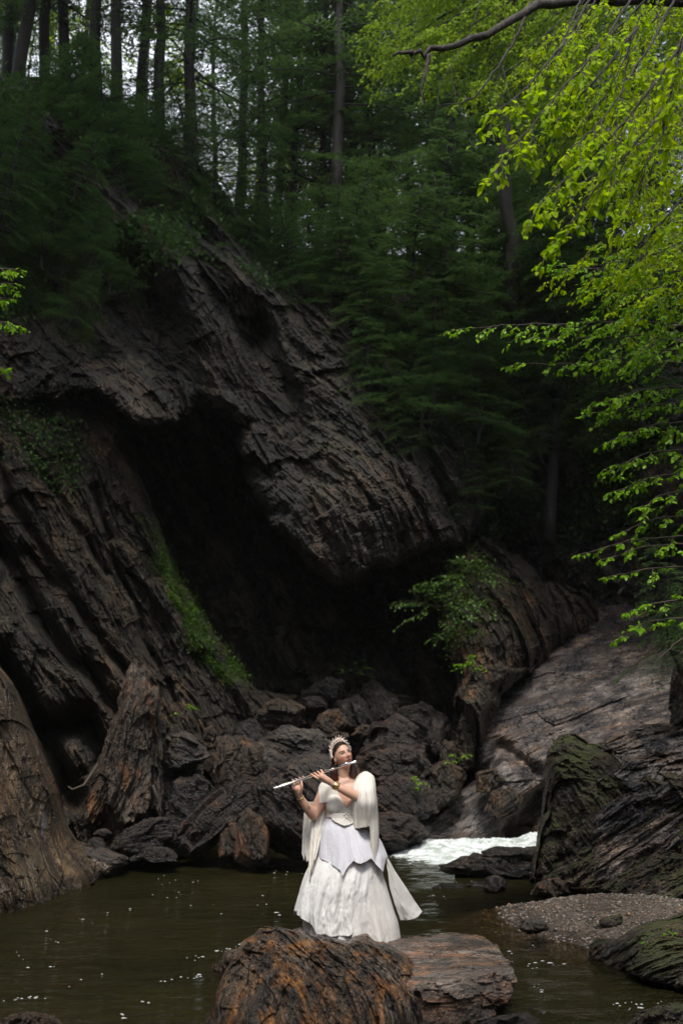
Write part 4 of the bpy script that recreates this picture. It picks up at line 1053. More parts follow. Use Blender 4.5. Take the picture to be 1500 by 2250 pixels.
# beech carrying the long bare branch across the top
T2 = [(5.6, 8.2, 3.0), (5.5, 8.3, 6), (5.3, 8.5, 9), (5.0, 8.8, 14)]
big = [P3([(1720, 40, 8.0), (1500, 0, 7.9), (1370, -2, 7.8), (1270, -2, 7.7), (1165, 5, 7.6), (1110, 50, 7.5), (1050, 85, 7.4), (990, 105, 7.4), (940, 121, 7.3), (915, 112, 7.3), (885, 104, 7.2), (865, 122, 7.2)]), .055, .012]
dead = [(P3([(1166, 5, 7.6), (1140, 70, 7.5), (1100, 135, 7.5), (1055, 205, 7.4), (1010, 228, 7.4), (960, 230, 7.4)]), .014, .003),
        (P3([(942, 121, 7.3), (935, 160, 7.3), (925, 190, 7.3), (928, 235, 7.3)]), .02, .004),
        (P3([(1100, 135, 7.5), (1115, 190, 7.5), (1120, 220, 7.4)]), .005, .002),
        (P3([(1280, -20, 7.4), (1260, 40, 7.3), (1215, 130, 7.2), (1165, 180, 7.1)]), .012, .004),
        (P3([(1422, -20, 7.0), (1385, 90, 6.9), (1370, 160, 6.9), (1355, 260, 6.8), (1345, 380, 6.8)]), .011, .003),
        (P3([(1300, -10, 7.4), (1250, 30, 7.4), (1180, 90, 7.3), (1140, 120, 7.3)]), .006, .002),
        (P3([(1060, -10, 7.9), (1035, 70, 7.9), (990, 140, 7.8), (960, 200, 7.8), (955, 270, 7.8)]), .005, .002),
        (P3([(1440, -10, 7.0), (1445, 60, 7.0), (1450, 130, 7.0)]), .006, .002),
        (P3([(990, 140, 7.8), (1000, 220, 7.8), (1035, 290, 7.8), (1030, 330, 7.8)]), .004, .0015)]
mid = [bb((1560, -80, 9.5), (1450, 20, 9.5), (1380, 120, 9.4), (1320, 200, 9.3), n_spray=16, ln=.8, leaf=.06, start=.1),
       bb((1600, 60, 9.5), (1520, 150, 9.4), (1430, 260, 9.3), (1400, 360, 9.2), n_spray=16, ln=.8, leaf=.06, start=.1),
       bb((1620, 200, 9.5), (1530, 300, 9.4), (1460, 400, 9.3), (1400, 480, 9.2), n_spray=16, ln=.8, leaf=.06, start=.1),
       bb((1460, -120, 10), (1340, -20, 10), (1240, 50, 9.9), (1180, 110, 9.8), n_spray=14, ln=.8, leaf=.06, start=.1),
       bb((1660, 320, 9.5), (1560, 400, 9.4), (1460, 470, 9.3), (1320, 530, 9.2), n_spray=16, ln=.75, leaf=.06, start=.1),
       bb((1680, 400, 9.3), (1560, 500, 9.2), (1440, 560, 9.1), (1260, 590, 9.0), n_spray=18, ln=.7, leaf=.06, start=.15, drop=.3),
       bb((1680, 480, 9.3), (1580, 580, 9.2), (1480, 620, 9.1), (1400, 640, 9.0), n_spray=14, ln=.7, leaf=.06, start=.1, drop=.3)]
rm = random.Random(17)
for i in range(9):
    py = rm.uniform(-60, 640); lim = 1180 + max(0, 260 - abs(py - 330)) * .35 if py < 500 else 1300
    px = rm.uniform(lim, 1480); y = rm.uniform(9.0, 12.5)
    mid.append(bb((px + 260, py - 170, y + .3), (px + 150, py - 100, y + .2), (px + 70, py - 40, y + .1), (px, py, y), n_spray=15, ln=.75, leaf=.062, start=.1))
leafy_tree('beech_tree', 'beech with a long bare grey branch crossing the top of the view', (T2, .19, .1), [tuple(big)] + dead, mid, 'beech', 'beech_bark', 9, 'beeches on the right bank')

# lower fresh green tree at the right edge
T3 = [(6.4, 11.0, 2.4), (6.2, 11, 4.5), (6.0, 10.9, 7), (5.8, 10.8, 9.5)]
low = []
for (ax, ay, bx, by, y, ns, ln) in [(1640, 640, 1250, 585, 10.6, 16, .7), (1640, 700, 1330, 640, 10.5, 14, .7), (1620, 720, 1030, 722, 10.4, 20, .55), (1620, 760, 1200, 745, 10.4, 16, .6), (1600, 780, 1340, 790, 10, 14, .55),
                                   (1620, 820, 1150, 800, 10.6, 10, .4), (1600, 850, 1330, 885, 9.8, 14, .5), (1610, 900, 1320, 905, 9.9, 10, .4), (1600, 930, 1370, 960, 9.8, 12, .45), (1600, 990, 1365, 1020, 9.8, 12, .45),
                                   (1600, 1040, 1370, 1075, 9.8, 10, .4), (1600, 1080, 1420, 1110, 9.8, 9, .35), (1610, 1130, 1370, 1170, 9.9, 6, .28), (1600, 1180, 1290, 1215, 9.8, 4, .25), (1600, 1200, 1340, 1225, 9.8, 6, .25),
                                   (1600, 1260, 1350, 1265, 9.8, 5, .25), (1590, 1330, 1400, 1340, 9.8, 6, .28), (1590, 1350, 1370, 1400, 9.8, 6, .25), (1600, 700, 1430, 760, 9.4, 14, .6), (1600, 620, 1400, 690, 9.6, 14, .6), (1640, 560, 1350, 560, 10.8, 16, .7)]:
    my = min(ay, by) - 25
    low.append(bb((ax, ay, y + .6), ((ax + bx) / 2 + 60, (ay + by) / 2 - 20, y + .3), ((ax + bx) / 2 - 60, (ay + by) / 2 - 12, y + .1), (bx, by, y), n_spray=ns, ln=ln, leaf=.062, gap=.05, start=.3, drop=.35, r0=.013))
lim3 = [(P3([(1640, 1420, 9.9), (1560, 1380, 9.8), (1500, 1400, 9.8), (1460, 1435, 9.8), (1434, 1461, 9.8)]), .012, .004), (P3([(1434, 1461, 9.8), (1380, 1470, 9.8), (1330, 1478, 9.8), (1290, 1482, 9.8)]), .005, .002)]
leafy_tree('maple_sapling', 'fresh green leafy sapling reaching in tiers over the bank at the right edge', (T3, .08, .03), lim3, low, 'maple', 'twig', 13)

# leafy saplings far back among the trunks: bright specks between them
rb = random.Random(23)
for i, px in enumerate([60, 190, 330, 600, 690, 860, 1000, 1110, 1250]):
    y = rb.uniform(34, 38); base = V(px, edge_z(px) + 6, y); L0 = []
    for k in range(10):
        a = rb.uniform(0, 6.28); z0 = base.z + rb.uniform(1.0, 4.6); l = rb.uniform(1.0, 2.0)
        q = [(base.x, y, z0 - .4), (base.x + math.cos(a) * l * .5, y + math.sin(a) * l * .5, z0), (base.x + math.cos(a) * l, y + math.sin(a) * l, z0 - .1)]
        L0.append(dict(pts=q, n_spray=9, ln=1.1, leaf=.12, gap=.10, start=.1, side=1))
    leafy_tree('beech_sapling', 'bright leafy sapling among the trunks, %s' % nth(i, 9), ([(base.x, y, base.z - 1.2), (base.x + .1, y, base.z + 2), (base.x, y, base.z + 5.2)], .05, .015), [], L0, 'beech', 'bark', 200 + i, 'leafy saplings in the forest')

# pale beech behind, upper middle
T4 = [(4.6, 24.5, 12.0), (4.4, 24, 16), (4.2, 23.5, 20), (3.9, 23, 25)]
back = []
r4 = random.Random(8)
for i in range(70):
    px = r4.uniform(800, 1500); py = r4.uniform(-40, 200) if px < 1120 else r4.uniform(-40, 330)
    if px < 1000 and py > 130 + (px - 800) * .3: py *= .5
    y = r4.uniform(16, 20)
    back.append(bb((px + 240, py - 150, y + .6), (px + 140, py - 80, y + .4), (px + 60, py - 30, y + .2), (px, py, y), n_spray=13, ln=1.15, leaf=.085, gap=.075, start=.1, drop=.4, r0=.03))
lim4 = [(P3([(1130, 0, 18), (1080, 60, 18), (1070, 115, 18)]), .09, .03), (P3([(940, 160, 18), (1000, 60, 18.5), (1040, -60, 19)]), .03, .06), (P3([(1070, 115, 18), (1040, 180, 18.2)]), .03, .01)]
leafy_tree('beech_tree', 'pale green beech spreading behind the long bare branch at the top', (T4, .2, .1), lim4, back, 'pale_beech', 'bark', 21, 'beeches on the right bank')

# twigs at the left edge
T5 = [(-4.4, 8.6, 2.6), (-4.5, 8.7, 5), (-4.6, 8.8, 8)]
lb = [bb((-160, 560, 9), (-80, 575, 9), (-20, 590, 9), (20, 590, 9), n_spray=5, ln=.25, leaf=.055, start=.5, drop=.2, r0=.008), bb((-160, 600, 9), (-80, 620, 9), (-20, 625, 9), (18, 622, 9), n_spray=5, ln=.25, leaf=.055, start=.5, drop=.2, r0=.008),
      bb((-160, 640, 9), (-80, 655, 9), (-30, 655, 9), (10, 655, 9), n_spray=4, ln=.2, leaf=.055, start=.5, drop=.2, r0=.008), bb((-160, 660, 9), (-80, 700, 9), (-10, 705, 9), (25, 712, 9), n_spray=6, ln=.3, leaf=.055, start=.5, drop=.2, r0=.008),
      bb((-160, 760, 9), (-80, 800, 9), (-30, 805, 9), (0, 806, 9), n_spray=3, ln=.2, leaf=.055, start=.5, drop=.2, r0=.008)]
leafy_tree('maple_sapling', 'sapling putting a few bright green twigs in at the left edge', (T5, .05, .03), [], lb, 'maple', 'twig', 31)

# ---- unseen broad trees added above the view to keep light off the cliffs
def canopy_blocker(seed):
    root = empty('canopy_shade_tree'); rs = np.random.RandomState(seed)
    g = Geo(); g.tube([(0, 0, -1), (.1, 0, 4), (.3, .1, 9), (.8, 0, 14)], [.34, .28, .22, .10], 12); ends = []
    for i in range(16):
        a = i * 2.4; z = 7 + i * .42; l = 6.8 * rs.uniform(.6, 1.0) * math.sqrt(max(.1, 1 - ((z - 9.5) / 6) ** 2))
        p0 = np.array([.3, .05, z]); p2 = p0 + np.array([math.cos(a) * l, math.sin(a) * l, rs.uniform(1.0, 3.0)]); p1 = (p0 + p2) / 2 + [0, 0, .6]
        g.tube([p0, p1, p2], [.10, .06, .015], 6); ends.append((p0, p1, p2))
    g.build('trunk', M['beech_bark'], root)
    n = 30000
    e = rs.randint(0, 16, n); t = rs.uniform(.25, 1.08, n)[:, None]
    E = np.array(ends)[e]; c = np.where(t < .5, E[:, 0] + (E[:, 1] - E[:, 0]) * t * 2, E[:, 1] + (E[:, 2] - E[:, 1]) * (t * 2 - 1))
    c = c + rs.normal(0, 1, (n, 3)) * np.array([1.05, 1.05, .5]) * (.5 + t * .5)
    d = unit(rs.normal(0, 1, (n, 3)) * np.array([1, 1, .35])); sd_ = unit(np.cross(d, np.array([0, 0, 1.0]) + rs.normal(0, .4, (n, 3))))
    v, f = quads_from(c, d, sd_, rs.uniform(.14, .24, n), rs.uniform(.09, .15, n))
    link('crown', mk_mesh('crown', v, f, smooth=False), M['pale_beech'], root)
    return root
bt = canopy_blocker(3)
for i, (x, y, z, s, rz) in enumerate([(-8.4, 12.6, 11.0, 1.1, .2), (-6.9, 16.0, 14.5, 1.25, 4.2), (9.3, 16.5, 12.0, 1.0, 3.3)]):
    o = bt if i == 0 else copy_tree(bt)
    o.location = (x, y, z); o.scale = (s, s, s); o.rotation_euler = (0, 0, rz)
    tag(o, 'unseen light-blocking beech added above the view, ' + ('right bank' if x > 0 else 'left bank, ' + ('nearest' if y < 12.8 else 'second' if y < 14 else 'third' if y < 18 else 'farthest')), 'tree', 'light-blocking beeches added over the gorge')
# ------------------------------------------------------------------ the woman
Y0 = 9.15
def Q(px, py, dy=0.0): return W(px, py, Y0 + dy)
_I3 = ico(3)
class Blob(Geo):
    def ball(s, c, r, sc=(1, 1, 1)):
        s.add(_I3[0] * np.array(sc) * r + np.asarray(c), _I3[1])
    def chain(s, pts, rad, k=14, sub=4):
        pts = np.asarray(pts, float); rad = np.broadcast_to(np.asarray(rad, float), (len(pts),))
        t = np.arange(len(pts)); tt = np.linspace(0, len(pts) - 1, (len(pts) - 1) * sub + 1)
        q = np.stack([np.interp(tt, t, pts[:, i]) for i in range(3)], -1); r = np.interp(tt, t, rad)
        for _ in range(2): q[1:-1] = (q[:-2] + 2 * q[1:-1] + q[2:]) / 4
        s.tube(q, r, k)
        s.ball(q[0], r[0] * .995); s.ball(q[-1], r[-1] * .995)
    def loft(s, rows, n=48):
        """rows: centre xyz, half width, half depth"""
        a = np.arange(n) * 2 * np.pi / n
        v = [np.array(c) + np.stack([np.cos(a) * hw, np.sin(a) * hd, 0 * a], -1) for c, hw, hd in rows]
        v = np.concatenate(v + [[rows[0][0]], [rows[-1][0]]]); m = len(rows)
        f = grid_faces(n, m, closed_u=True); i = np.arange(n); j = (i + 1) % n
        f = np.concatenate([f, np.stack([j, i, i * 0 + n * m, i * 0 + n * m], -1), np.stack([i + (m - 1) * n, j + (m - 1) * n, i * 0 + n * m + 1, i * 0 + n * m + 1], -1)])
        s.add(v, f)

def interp_rows(rows, n):
    rows = np.array(rows, float); t = rows[:, 0]; tt = np.linspace(t[0], t[-1], n)
    # smooth interpolation
    out = np.stack([np.interp(tt, t, rows[:, i]) for i in range(rows.shape[1])], -1)
    for _ in range(max(1, n // 14)): out[1:-1, 1:] = (out[:-2, 1:] + 2 * out[1:-1, 1:] + out[2:, 1:]) / 4
    return out

# head frame
HC = Vector(Q(752, 1661, -.01).tolist())
Hm = Matrix.Rotation(R(-15), 3, 'Y') @ Matrix.Rotation(R(27), 3, 'Z') @ Matrix.Rotation(R(-9), 3, 'X')
# local: x = her image-right side, y = back of the head, z = up ; the face looks to -y
Hm_np = np.array(Hm); HS = 1.05
def HL(p):   # local head point(s) -> place
    return (np.asarray(p, float) * HS) @ Hm_np.T + np.array(HC)
def HI(p):   # place -> local head
    return (np.asarray(p, float) - np.array(HC)) @ Hm_np / HS

def g2(x, z, cx, cz, sx, sz): return np.exp(-((x - cx) / sx) ** 2 - ((z - cz) / sz) ** 2)
def head_geo():
    d, f = ico(6)
    x, y, z = d[:, 0], d[:, 1], d[:, 2]
    v = d * np.array([.073, .094, .116])
    low = np.clip(-z, 0, 1)
    v[:, 0] *= 1 - .30 * low ** 1.7
    v[:, 1] = np.where(y < 0, v[:, 1] * (1 - .02 * low), v[:, 1] * (1 - .35 * low))
    v[:, 1] -= .012 * low * (y < 0.3)
    front = np.clip(-y, 0, 1) ** .5
    X, Z = v[:, 0], v[:, 2]
    dn = 0
    dn = dn + .0225 * g2(X, Z, 0, -.024, .0125, .012) + .014 * g2(X, Z, 0, -.006, .0095, .020)         # nose
    dn = dn + .006 * (g2(X, Z, .011, -.029, .007, .007) + g2(X, Z, -.011, -.029, .007, .007))
    dn = dn - .0125 * (g2(X, Z, .031, .008, .016, .011) + g2(X, Z, -.031, .008, .016, .011))           # sockets
    dn = dn + .0050 * (g2(X, Z, .030, .028, .022, .008) + g2(X, Z, -.030, .028, .022, .008))           # brow
    dn = dn + .0085 * g2(X, Z, 0, -.0525, .020, .0055) + .009 * g2(X, Z, 0, -.0650, .016, .0060) - .004 * g2(X, Z, 0, -.0588, .022, .0022)   # lips
    dn = dn - .004 * g2(X, Z, 0, -.076, .018, .006) + .009 * g2(X, Z, 0, -.093, .018, .014)            # chin
    dn = dn + .006 * (g2(X, Z, .043, -.022, .020, .022) + g2(X, Z, -.043, -.022, .020, .022))          # cheeks
    v[:, 1] -= dn * front
    return v, f
def build_body():
    b = Blob()
    v, f = head_geo(); b.add(HL(v), f)
    for sg in (-1, 1):     # ears
        e = _I3[0] * np.array([.008, .017, .030]) + np.array([sg * .0735, .012, -.008]); b.add(HL(e), _I3[1])
        e = _I3[0] * .0108 + np.array([sg * .0305, -.0745, .0075]); b.add(HL(e), _I3[1])     # eyelids round the eye
    neck_top = HL([0, .028, -.07])
    b.chain([neck_top, Q(755, 1702, .01), Q(758, 1714, .03)], [.054, .055, .068])
    rows = [(1704, 757, 15, .055, .03), (1712, 758, 34, .075, .03), (1719, 760, 48, .090, .02), (1730, 760, 52, .105, .01), (1745, 759, 48, .115, 0), (1765, 757, 44, .120, -.01), (1785, 755, 40, .118, -.01),
            (1803, 755, 38, .118, 0), (1830, 757, 46, .14, .01), (1860, 759, 53, .165, .02), (1895, 760, 54, .17, .03), (1915, 760, 50, .16, .03)]
    q = interp_rows(rows, 40)
    b.loft([(Q(r[1], r[0], r[4]), r[2] / 250.0, r[3]) for r in q])
    b.ball(Q(737, 1768, -.085), .083, (.98, .82, 1.0)); b.ball(Q(779, 1765, -.085), .083, (.95, .82, 1.0))
    # legs to the ground under the skirt
    for px, pf in ((740, 736), (782, 790)):
        b.chain([Q(px, 1900, .02), Q((px + pf) / 2, 1975, .0), Q(pf, 2060, .03)], [.105, .065, .042])
        b.chain([Q(pf, 2063, .02), Q(pf, 2069, -.13)], [.042, .030])
    # image-left arm, raised from the elbow to the flute
    b.chain([Q(717, 1733, .02), Q(704, 1762, -.01), Q(689, 1790, -.05)], [.064, .058, .050])
    b.chain([Q(689, 1790, -.05), Q(679, 1780, -.09), Q(668, 1766, -.13), Q(659, 1750, -.165)], [.050, .045, .036, .0265])
    # image-right arm, across the chest
    b.chain([Q(801, 1721, .02), Q(806, 1738, -.08), Q(801, 1755, -.2)], [.068, .062, .054])
    b.chain([Q(801, 1755, -.2), Q(782, 1749, -.22), Q(757, 1737, -.235), Q(732, 1724, -.24)], [.052, .046, .038, .0265])
    return b

FL0 = Q(602, 1732.5, -.235); FL1 = Q(783, 1672.5, -.135)
def fl(t, up=0.0, toward=0.0):
    """Point along the flute (0 foot, 1 head end); up across it, toward the camera."""
    a = FL1 - FL0; u = np.cross([0, -1.0, 0], a); u = u / np.linalg.norm(u) * np.sign(u[2])
    return FL0 + a * t + u * up + np.array([0, -toward, 0])
def hands(b):
    # hand of the arm across the chest: back of the hand to the camera, fingers on the keys
    w = Q(732, 1724, -.24); kn = Q(707, 1706.5, -.262)
    b.chain([w, (w + kn) / 2 + [0, -.004, .002], kn], [.025, .030, .026])
    ax = fl(.5) - fl(.4); ax = ax / np.linalg.norm(ax)
    kpos = [Q(709, 1699, -.250), Q(706, 1703.5, -.262), Q(703, 1708, -.262), Q(701, 1712, -.252)]
    b.chain([kpos[0], kpos[1], kpos[2], kpos[3]], [.0135, .0145, .0140, .0125])
    b.chain([w, kpos[3]], [.02, .0125])
    tips = [.565, .520, .478, .440]
    for i, (k, tt) in enumerate(zip(kpos, tips)):
        tip = fl(tt, .0135, .004)
        mid = k * .45 + tip * .55 + np.array([-.002, -.016, .020 - .005 * i]); mid2 = k * .12 + tip * .88 + np.array([.0, -.012, .013])
        b.chain([k, mid, mid2, tip], [.0098, .0088, .0080, .0072], 10, 3)
    b.chain([w + (kn - w) * .45, fl(.60, -.022, .020), fl(.565, -.018, .0)], [.0135, .0105, .0085], 10, 3)          # thumb behind
    # hand of the raised arm: palm to the camera, thumb under, finger tips over the top
    w = Q(659, 1750, -.165); pm = Q(653.5, 1733, -.19)
    b.chain([w, (w + pm) / 2, pm], [.0255, .030, .031])
    kp = [Q(659, 1724, -.185), Q(653, 1724.5, -.178), Q(647.5, 1726.5, -.178), Q(643.5, 1730, -.182)]
    b.chain(kp, [.0130, .0138, .0130, .0115])
    b.chain([w, kp[3]], [.020, .012])
    b.chain([w, kp[0]], [.022, .013])
    for i, (k, tt) in enumerate(zip(kp, [.352, .310, .268, .228])):
        tip = fl(tt, .0150, -.001)
        back = fl(tt, .004, -.026) ; top = fl(tt, .021, -.016)
        b.chain([k, (k + back) / 2 + np.array([0, .012, 0]), back + np.array([0, .004, .004]), top, tip], [.0098, .0092, .0086, .0080, .0074], 10, 3)
    b.chain([Q(660, 1741, -.20), Q(664, 1728, -.232), fl(.322, -.016, .010)], [.0150, .0110, .0090], 10, 3)

b = build_body(); hands(b)
v = np.concatenate(b.v); f = np.concatenate(b.f)
raw = b.build('person', None)
md = raw.modifiers.new('r', 'REMESH'); md.mode = 'VOXEL'; md.voxel_size = .0030; md.use_smooth_shade = True
sm = raw.modifiers.new('s', 'SMOOTH'); sm.factor = .5; sm.iterations = 4
dg = bpy.context.evaluated_depsgraph_get()
me = bpy.data.meshes.new_from_object(raw.evaluated_get(dg))
bpy.data.objects.remove(raw)
nv = len(me.vertices); co = np.empty(nv * 3, np.float32); me.vertices.foreach_get('co', co); co = co.reshape(-1, 3).astype(float)
nr = np.empty(nv * 3, np.float32); me.vertices.foreach_get('normal', nr); nr = nr.reshape(-1, 3).astype(float)
nf = len(me.polygons); fi = np.empty(nf * 4, np.int32)
lt = np.empty(nf, np.int32); me.polygons.foreach_get('loop_total', lt)
assert (lt == 4).all()
me.loops.foreach_get('vertex_index', fi); fi = fi.reshape(-1, 4)
# skin marks: lips, brows, cheeks, tattoo, and painted eye socket shade
skin = np.array([.60, .36, .255]); col = np.tile(skin, (nv, 1))
L = HI(co); hd = (np.abs(L) < .14).all(1); X, Yl, Z = L[:, 0], L[:, 1], L[:, 2]; fr = hd & (Yl < -.03)
def blend(mask, c): 
    global col
    col = col * (1 - mask[:, None]) + np.array(c) * mask[:, None]
blend(np.where(fr, .55 * (g2(X, Z, .042, -.028, .020, .018) + g2(X, Z, -.042, -.028, .020, .018)), 0), (.60, .16, .12))
blend(np.where(fr, .35 * g2(X, Z, 0, -.028, .012, .01), 0), (.58, .24, .17))
blend(np.where(fr, .9 * np.clip(1.5 * g2(X, Z, 0, -.0585, .021, .0105), 0, 1), 0), (.34, .085, .075))
blend(np.where(fr, .9 * np.clip(2 * g2(X, Z, 0, -.0590, .021, .0022), 0, 1), 0), (.05, .01, .01))
for sg in (-1, 1):
    bz = .0285 - 6.0 * (np.abs(X) - .032) ** 2
    blend(np.where(fr & (X * sg > .012) & (X * sg < .056), .95 * np.exp(-((Z - bz) / .0042) ** 2), 0), (.05, .025, .016))
    blend(np.where(fr, .75 * np.clip(1.5 * g2(X, Z, sg * .031, .009, .019, .0095), 0, 1), 0), (.10, .045, .03))  # socket shade painted into the skin round each eye
tat = Q(677, 1772, -.16)
px_, py_ = PX(co)
tm = (np.abs(px_ - 678) < 4.5) & (np.abs(py_ - 1772.5) < 8) & (co[:, 1] < Y0 - .09)
tl = np.minimum(np.abs((px_ - 678) - (py_ - 1772) * .33), np.abs(np.hypot((px_ - 678.5) / 1.0, (py_ - 1775) / 1.2) - 2.6)) < .75
blend(np.where(tm & tl, .8, 0), (.06, .07, .08))
ca = me.color_attributes.new('skin_colour', 'FLOAT_COLOR', 'POINT')
ca.data.foreach_set('color', np.column_stack([col, np.ones(nv)]).astype(np.float32).ravel())
def skin_mat():
    t = NT('skin'); a = t.n('ShaderNodeAttribute'); a.attribute_name = 'skin_colour'
    tc = t.n('ShaderNodeTexCoord').outputs['Object']; nz = t.noise(tc, 90, 4)
    c = t.mix(t.ramp(nz, .3, .7, 0, .12), a.outputs['Color'], (.50, .22, .15))
    p = t.bsdf(Base_Color=c, Roughness=.45, Specular_IOR_Level=.4, Subsurface_Weight=.12, Subsurface_Scale=.02)
    return t.done(p.outputs[0])
M['skin'] = skin_mat()
person = link('person', me, M['skin'])
tag(person, 'person in white layered dress and tiara, standing on the rocks, playing a raised flute', 'person')

# garments cut from the body's own surface, a little proud of it
def garment(name, mask, off, mat, parent=person, rough=.0):
    sm_it = 0
    if name == 'bodice': sm_it = 70
    keep = mask[fi].all(1); f2 = fi[keep]; used = np.unique(f2); mp = np.full(nv, -1); mp[used] = np.arange(len(used))
    n = nr.copy()
    vv = co[used] + n[used] * off + n[used] * (rough * fbm(co[used] * np.array([30, 30, 8]), 3))[:, None]
    o = link(name, mk_mesh(name, vv, mp[f2]), mat, parent)
    if sm_it:
        q = o.modifiers.new('soft', 'SMOOTH'); q.factor = .5; q.iterations = sm_it
    s = o.modifiers.new('thick', 'SOLIDIFY'); s.thickness = .004; s.offset = -1
    return o

def cloth_mat(name, c1, c2, lace=False, crinkle=.0, trans=.15):
    t = NT(name); tc = t.n('ShaderNodeTexCoord').outputs['Object']
    weave = t.noise(tc, 420, 2)
    nz = t.noise(t.mapping(tc, scale=(1, 1, .5)), 9, 5, .6)
    c = t.mix(t.ramp(nz, .3, .7), c1, c2)
    h = t.math('MULTIPLY', weave, .02)
    if lace:
        v = t.n('ShaderNodeTexVoronoi'); t.l(tc, v.inputs['Vector']); v.inputs['Scale'].default_value = 85
        v2 = t.noise(tc, 110, 4, .7, 1.0)
        lf = t.ramp(t.math('ADD', t.math('MULTIPLY', v.outputs['Distance'], .6), v2), .62, .85)
        c = t.mix(lf, c, tuple(x * .90 for x in c2)); h = t.math('ADD', h, t.math('MULTIPLY', lf, -.04))
    if crinkle:
        w = t.noise(t.mapping(tc, rot=(0, R(14), 0), scale=(3.4, 3.4, 1.0)), 14, 5, .62, 1.6)
        h = t.math('ADD', h, t.math('MULTIPLY', w, crinkle))
    p = t.bsdf(Base_Color=c, Roughness=.85, Specular_IOR_Level=.2, Normal=t.bump(h, .03), Sheen_Weight=.15)
    tr = t.n('ShaderNodeBsdfTranslucent'); t.l(c, tr.inputs[0])
    mx = t.n('ShaderNodeMixShader'); mx.inputs[0].default_value = trans
    t.l(p.outputs[0], mx.inputs[1]); t.l(tr.outputs[0], mx.inputs[2])
    return t.done(mx.outputs[0])
M['cream'] = cloth_mat('cream_cloth', (.76, .72, .64), (.83, .79, .72), crinkle=.06)
M['lavender'] = cloth_mat('lavender_lace', (.80, .79, .85), (.86, .85, .90), lace=True)
M['white'] = cloth_mat('crinkled_white_cotton', (.80, .785, .76), (.86, .845, .82), crinkle=.13)
M['linen'] = cloth_mat('shaded_linen', (.72, .69, .65), (.79, .76, .72), crinkle=.10)  # underskirt's shadow put into the cloth as a greyer tone
M['gold'] = plain('gold_metal', (.83, .62, .28), .25, 1.0)
M['silver'] = plain('silver_metal', (.88, .88, .92), .16, 1.0)
M['rosegold'] = plain('rose_gold', (.90, .66, .50), .25, 1.0)
M['pearl'] = plain('crystal_beads', (.88, .80, .76), .12)
t = NT('auburn_hair'); tc = t.n('ShaderNodeTexCoord').outputs['Object']
sx_ = t.n('ShaderNodeSeparateXYZ'); t.l(tc, sx_.inputs[0])
hz = float(Q(750, 1690)[2]); hc = t.mix(t.ramp(sx_.outputs[2], hz - .10, hz + .0), (.105, .024, .008), (.026, .012, .008))
hc = t.mix(t.ramp(t.noise(t.mapping(tc, scale=(3, 3, .3)), 90, 3), .35, .65, 0, .6), hc, (.018, .008, .005))
M['hair'] = t.done(t.bsdf(Base_Color=hc, Roughness=.5, Specular_IOR_Level=.25).outputs[0])

# torso and sleeves
torso = (py_ > 1708) & (py_ < 1806) & (px_ > 700) & (px_ < 832)
# the neckline: a deep V from the shoulders down to the middle of the bust
vx0, vy0 = 763.0, 1776.0
wl = np.interp(py_, [1706, 1715, 1735, 1755, vy0], [40, 31, 22, 12, 0]); wr_ = np.interp(py_, [1706, 1715, 1735, 1755, vy0], [44, 36, 20, 9, 0])
inV = (py_ < vy0) & (px_ > vx0 - wl) & (px_ < vx0 + wr_) & (co[:, 1] < Y0 + .07)
neck = (np.hypot(co[:, 0] - Q(757, 1712)[0], 0) < .085) & (py_ < 1722) & (co[:, 1] >= Y0 + .07)
armR = (co[:, 1] < Y0 - .125) & (py_ < 1764) | (co[:, 1] < Y0 - .19)         # forearm and hand in front of the chest
# hem of the short sleeve crosses the upper arm
s_end = ((px_ - 699) * .15 + (py_ - 1767)) > 0
left_arm_low = (px_ < 718) & s_end
lowarm2 = (px_ < 700) & (py_ > 1766)
bod = torso & ~inV & ~neck & ~left_arm_low & ~lowarm2
fore = ((co[:, 1] < Y0 - .155) & (py_ < 1772) & (np.hypot(co[:, 0] - Q(779, 1765)[0], co[:, 2] - Q(779, 1765)[2]) > .0))
M1 = bod & ~((co[:, 1] < Y0 - .175)) & ~((px_ < 700) & (co[:, 1] < Y0 - .11))
bodice = garment('bodice', M1, .008, M['cream'])
capm = (px_ > 788) & (py_ > 1706) & (py_ < 1775) & (co[:, 1] > Y0 - .26)

